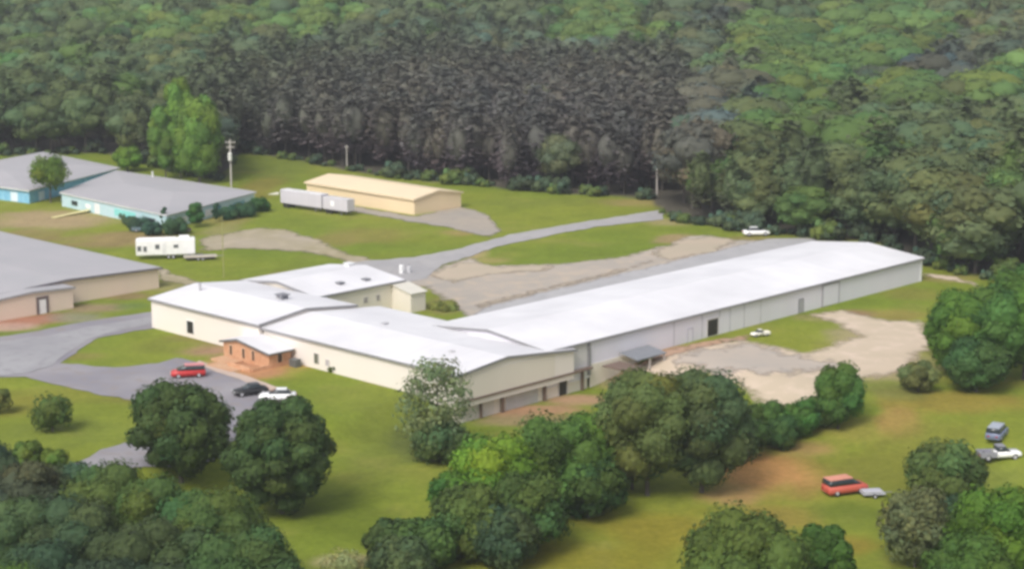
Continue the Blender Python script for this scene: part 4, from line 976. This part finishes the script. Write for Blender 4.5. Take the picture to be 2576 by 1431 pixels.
ORD = 'first second third fourth fifth sixth seventh eighth ninth tenth eleventh twelfth thirteenth fourteenth fifteenth sixteenth seventeenth eighteenth nineteenth twentieth'.split()
ORD += ['twenty-' + o_ for o_ in ORD[:9]] + ['thirtieth'] + ['thirty-' + o_ for o_ in ORD[:9]]
WOODS = []
NIND = 290
Vs, Fs, Cs, nv = [], [], [], 0
for i, (d, x, y) in enumerate(cands):
    z = float(tz(x, y)); u, v = proj(x, y, z + 18)
    kind, c = tint(u, v, rr_)
    sc = rr_.uniform(.78, 1.14); wd = rr_.uniform(.9, 1.2); rot = rr_.uniform(0, 6.28)
    if x / y > .085 or y > 700 or x / y < -.16: wd *= 1.25 if kind == 'broad' else 1.0; sc *= rr_.uniform(.86, 1.18)
    if u > 1700 and kind == 'broad': wd *= 1.12; sc *= 1.06
    bi = (2 + i % 2) if (u > 1680 and d < 16) or rr_.uniform() < .3 else i % 2
    if i < NIND:
        k = x / y; sec = next(s_ for s_ in SECT if s_[0] <= k < s_[1])[2]
        row = 'front' if d < 7.5 else ('second' if d < 14 else ('third' if d < 20.5 else ('fourth' if d < 27 else ('fifth' if d < 33.5 else 'rear'))))
        tn = ('grey' if c[1] - c[2] < .03 else 'green') + ' pine' if kind == 'pine' else 'leafy tree'
        if kind == 'pine': o = plant('pine_tree', None, 'tree', (x, y, z), PM[i % 6], PT[i % 3], c, (sc * wd, sc * wd, sc), rot, 'pines standing in the wood')
        else: o = plant('broadleaf_tree', None, 'tree', (x, y, z), BM[bi], BT[i % 2], c, (sc * wd, sc * wd, sc), rot, 'leafy trees standing in the wood')
        WOODS.append((sec, row, tn, k, o))
        continue
    V, F, C = (PVs[i % 5] if kind == 'pine' else BVs[i % 4])
    cr, sr = math.cos(rot), math.sin(rot); W_ = np.stack([(V[:, 0] * cr - V[:, 1] * sr) * sc * wd + x, (V[:, 0] * sr + V[:, 1] * cr) * sc * wd + y, V[:, 2] * sc + z], -1)
    Vs.append(W_); Fs.append(F + nv); Cs.append(C * np.array(c)[None]); nv += len(V)
WOODS.sort(key=lambda t: (t[0], t[1], t[2], t[3])); last = None; cnt = 0
for sec, row, tn, k, o in WOODS:
    cnt = cnt + 1 if (sec, row, tn) == last else 0; last = (sec, row, tn)
    o['label'] = f'{ORD[min(cnt, len(ORD) - 1)]} {tn} from the left in the {row} row {sec}'
me = numesh('woodland', np.concatenate(Vs), np.concatenate(Fs), np.concatenate(Cs)); me.materials.append(LEAF)
tag(link('woodland', me), 'dense mixed wood of grey pines and green leafy trees filling the background slope', 'wood', None, 'stuff')
# shrubs along the foot of the wood
Vs, Fs, Cs, nv = [], [], [], 0
SH = [broadleaf(400 + i, 3.2, 2.4, .5, 160, lobes=6, z0=.0, core=.8).arrays() for i in range(4)]
for k in np.linspace(-.29, .29, 260):
    ks = k + rr_.uniform(-.002, .002); e = float(edge_y(ks * 480, 480.0)); y = e + rr_.uniform(-1.5, 5); x = ks * y
    if rr_.uniform() < .38: continue
    s_ = rr_.uniform(.4, 1.25) * (1.2 if noise.noise(Vector((k * 30, 0, 3))) > 0 else .7); c = np.array([.055, .088, .050]) * rr_.uniform(.8, 1.25) if rr_.uniform() < .7 else np.array([.10, .15, .04])
    V, F, C = SH[rr_.integers(4)]; z = float(tz(x, y))
    Vs.append(V * s_ + np.array([x, y, z])); Fs.append(F + nv); Cs.append(C * c[None]); nv += len(V)
me = numesh('undergrowth', np.concatenate(Vs), np.concatenate(Fs), np.concatenate(Cs)); me.materials.append(LEAF)
tag(link('undergrowth', me), 'bluish green scrub growing along the foot of the wood', 'undergrowth', None, 'stuff')

# ------------------------------------------------------------ summer haze in the air
m_ = MB(); m_.box(-2700, 2700, -350, 4300, -8, 170)
hm = bpy.data.materials.new('haze_air'); hm.use_nodes = True; hn = hm.node_tree
for n_ in list(hn.nodes):
    if n_.type != 'OUTPUT_MATERIAL': hn.nodes.remove(n_)
pv = hn.nodes.new('ShaderNodeVolumePrincipled'); pv.inputs['Color'].default_value = (.93, .95, 1, 1); pv.inputs['Density'].default_value = 0.00016
pv.inputs['Anisotropy'].default_value = 0.2
hn.links.new(pv.outputs[0], [n_ for n_ in hn.nodes if n_.type == 'OUTPUT_MATERIAL'][0].inputs['Volume'])
tag(m_.build('haze', hm), 'thin pale summer haze filling the air over the whole site', 'haze', None, 'stuff')
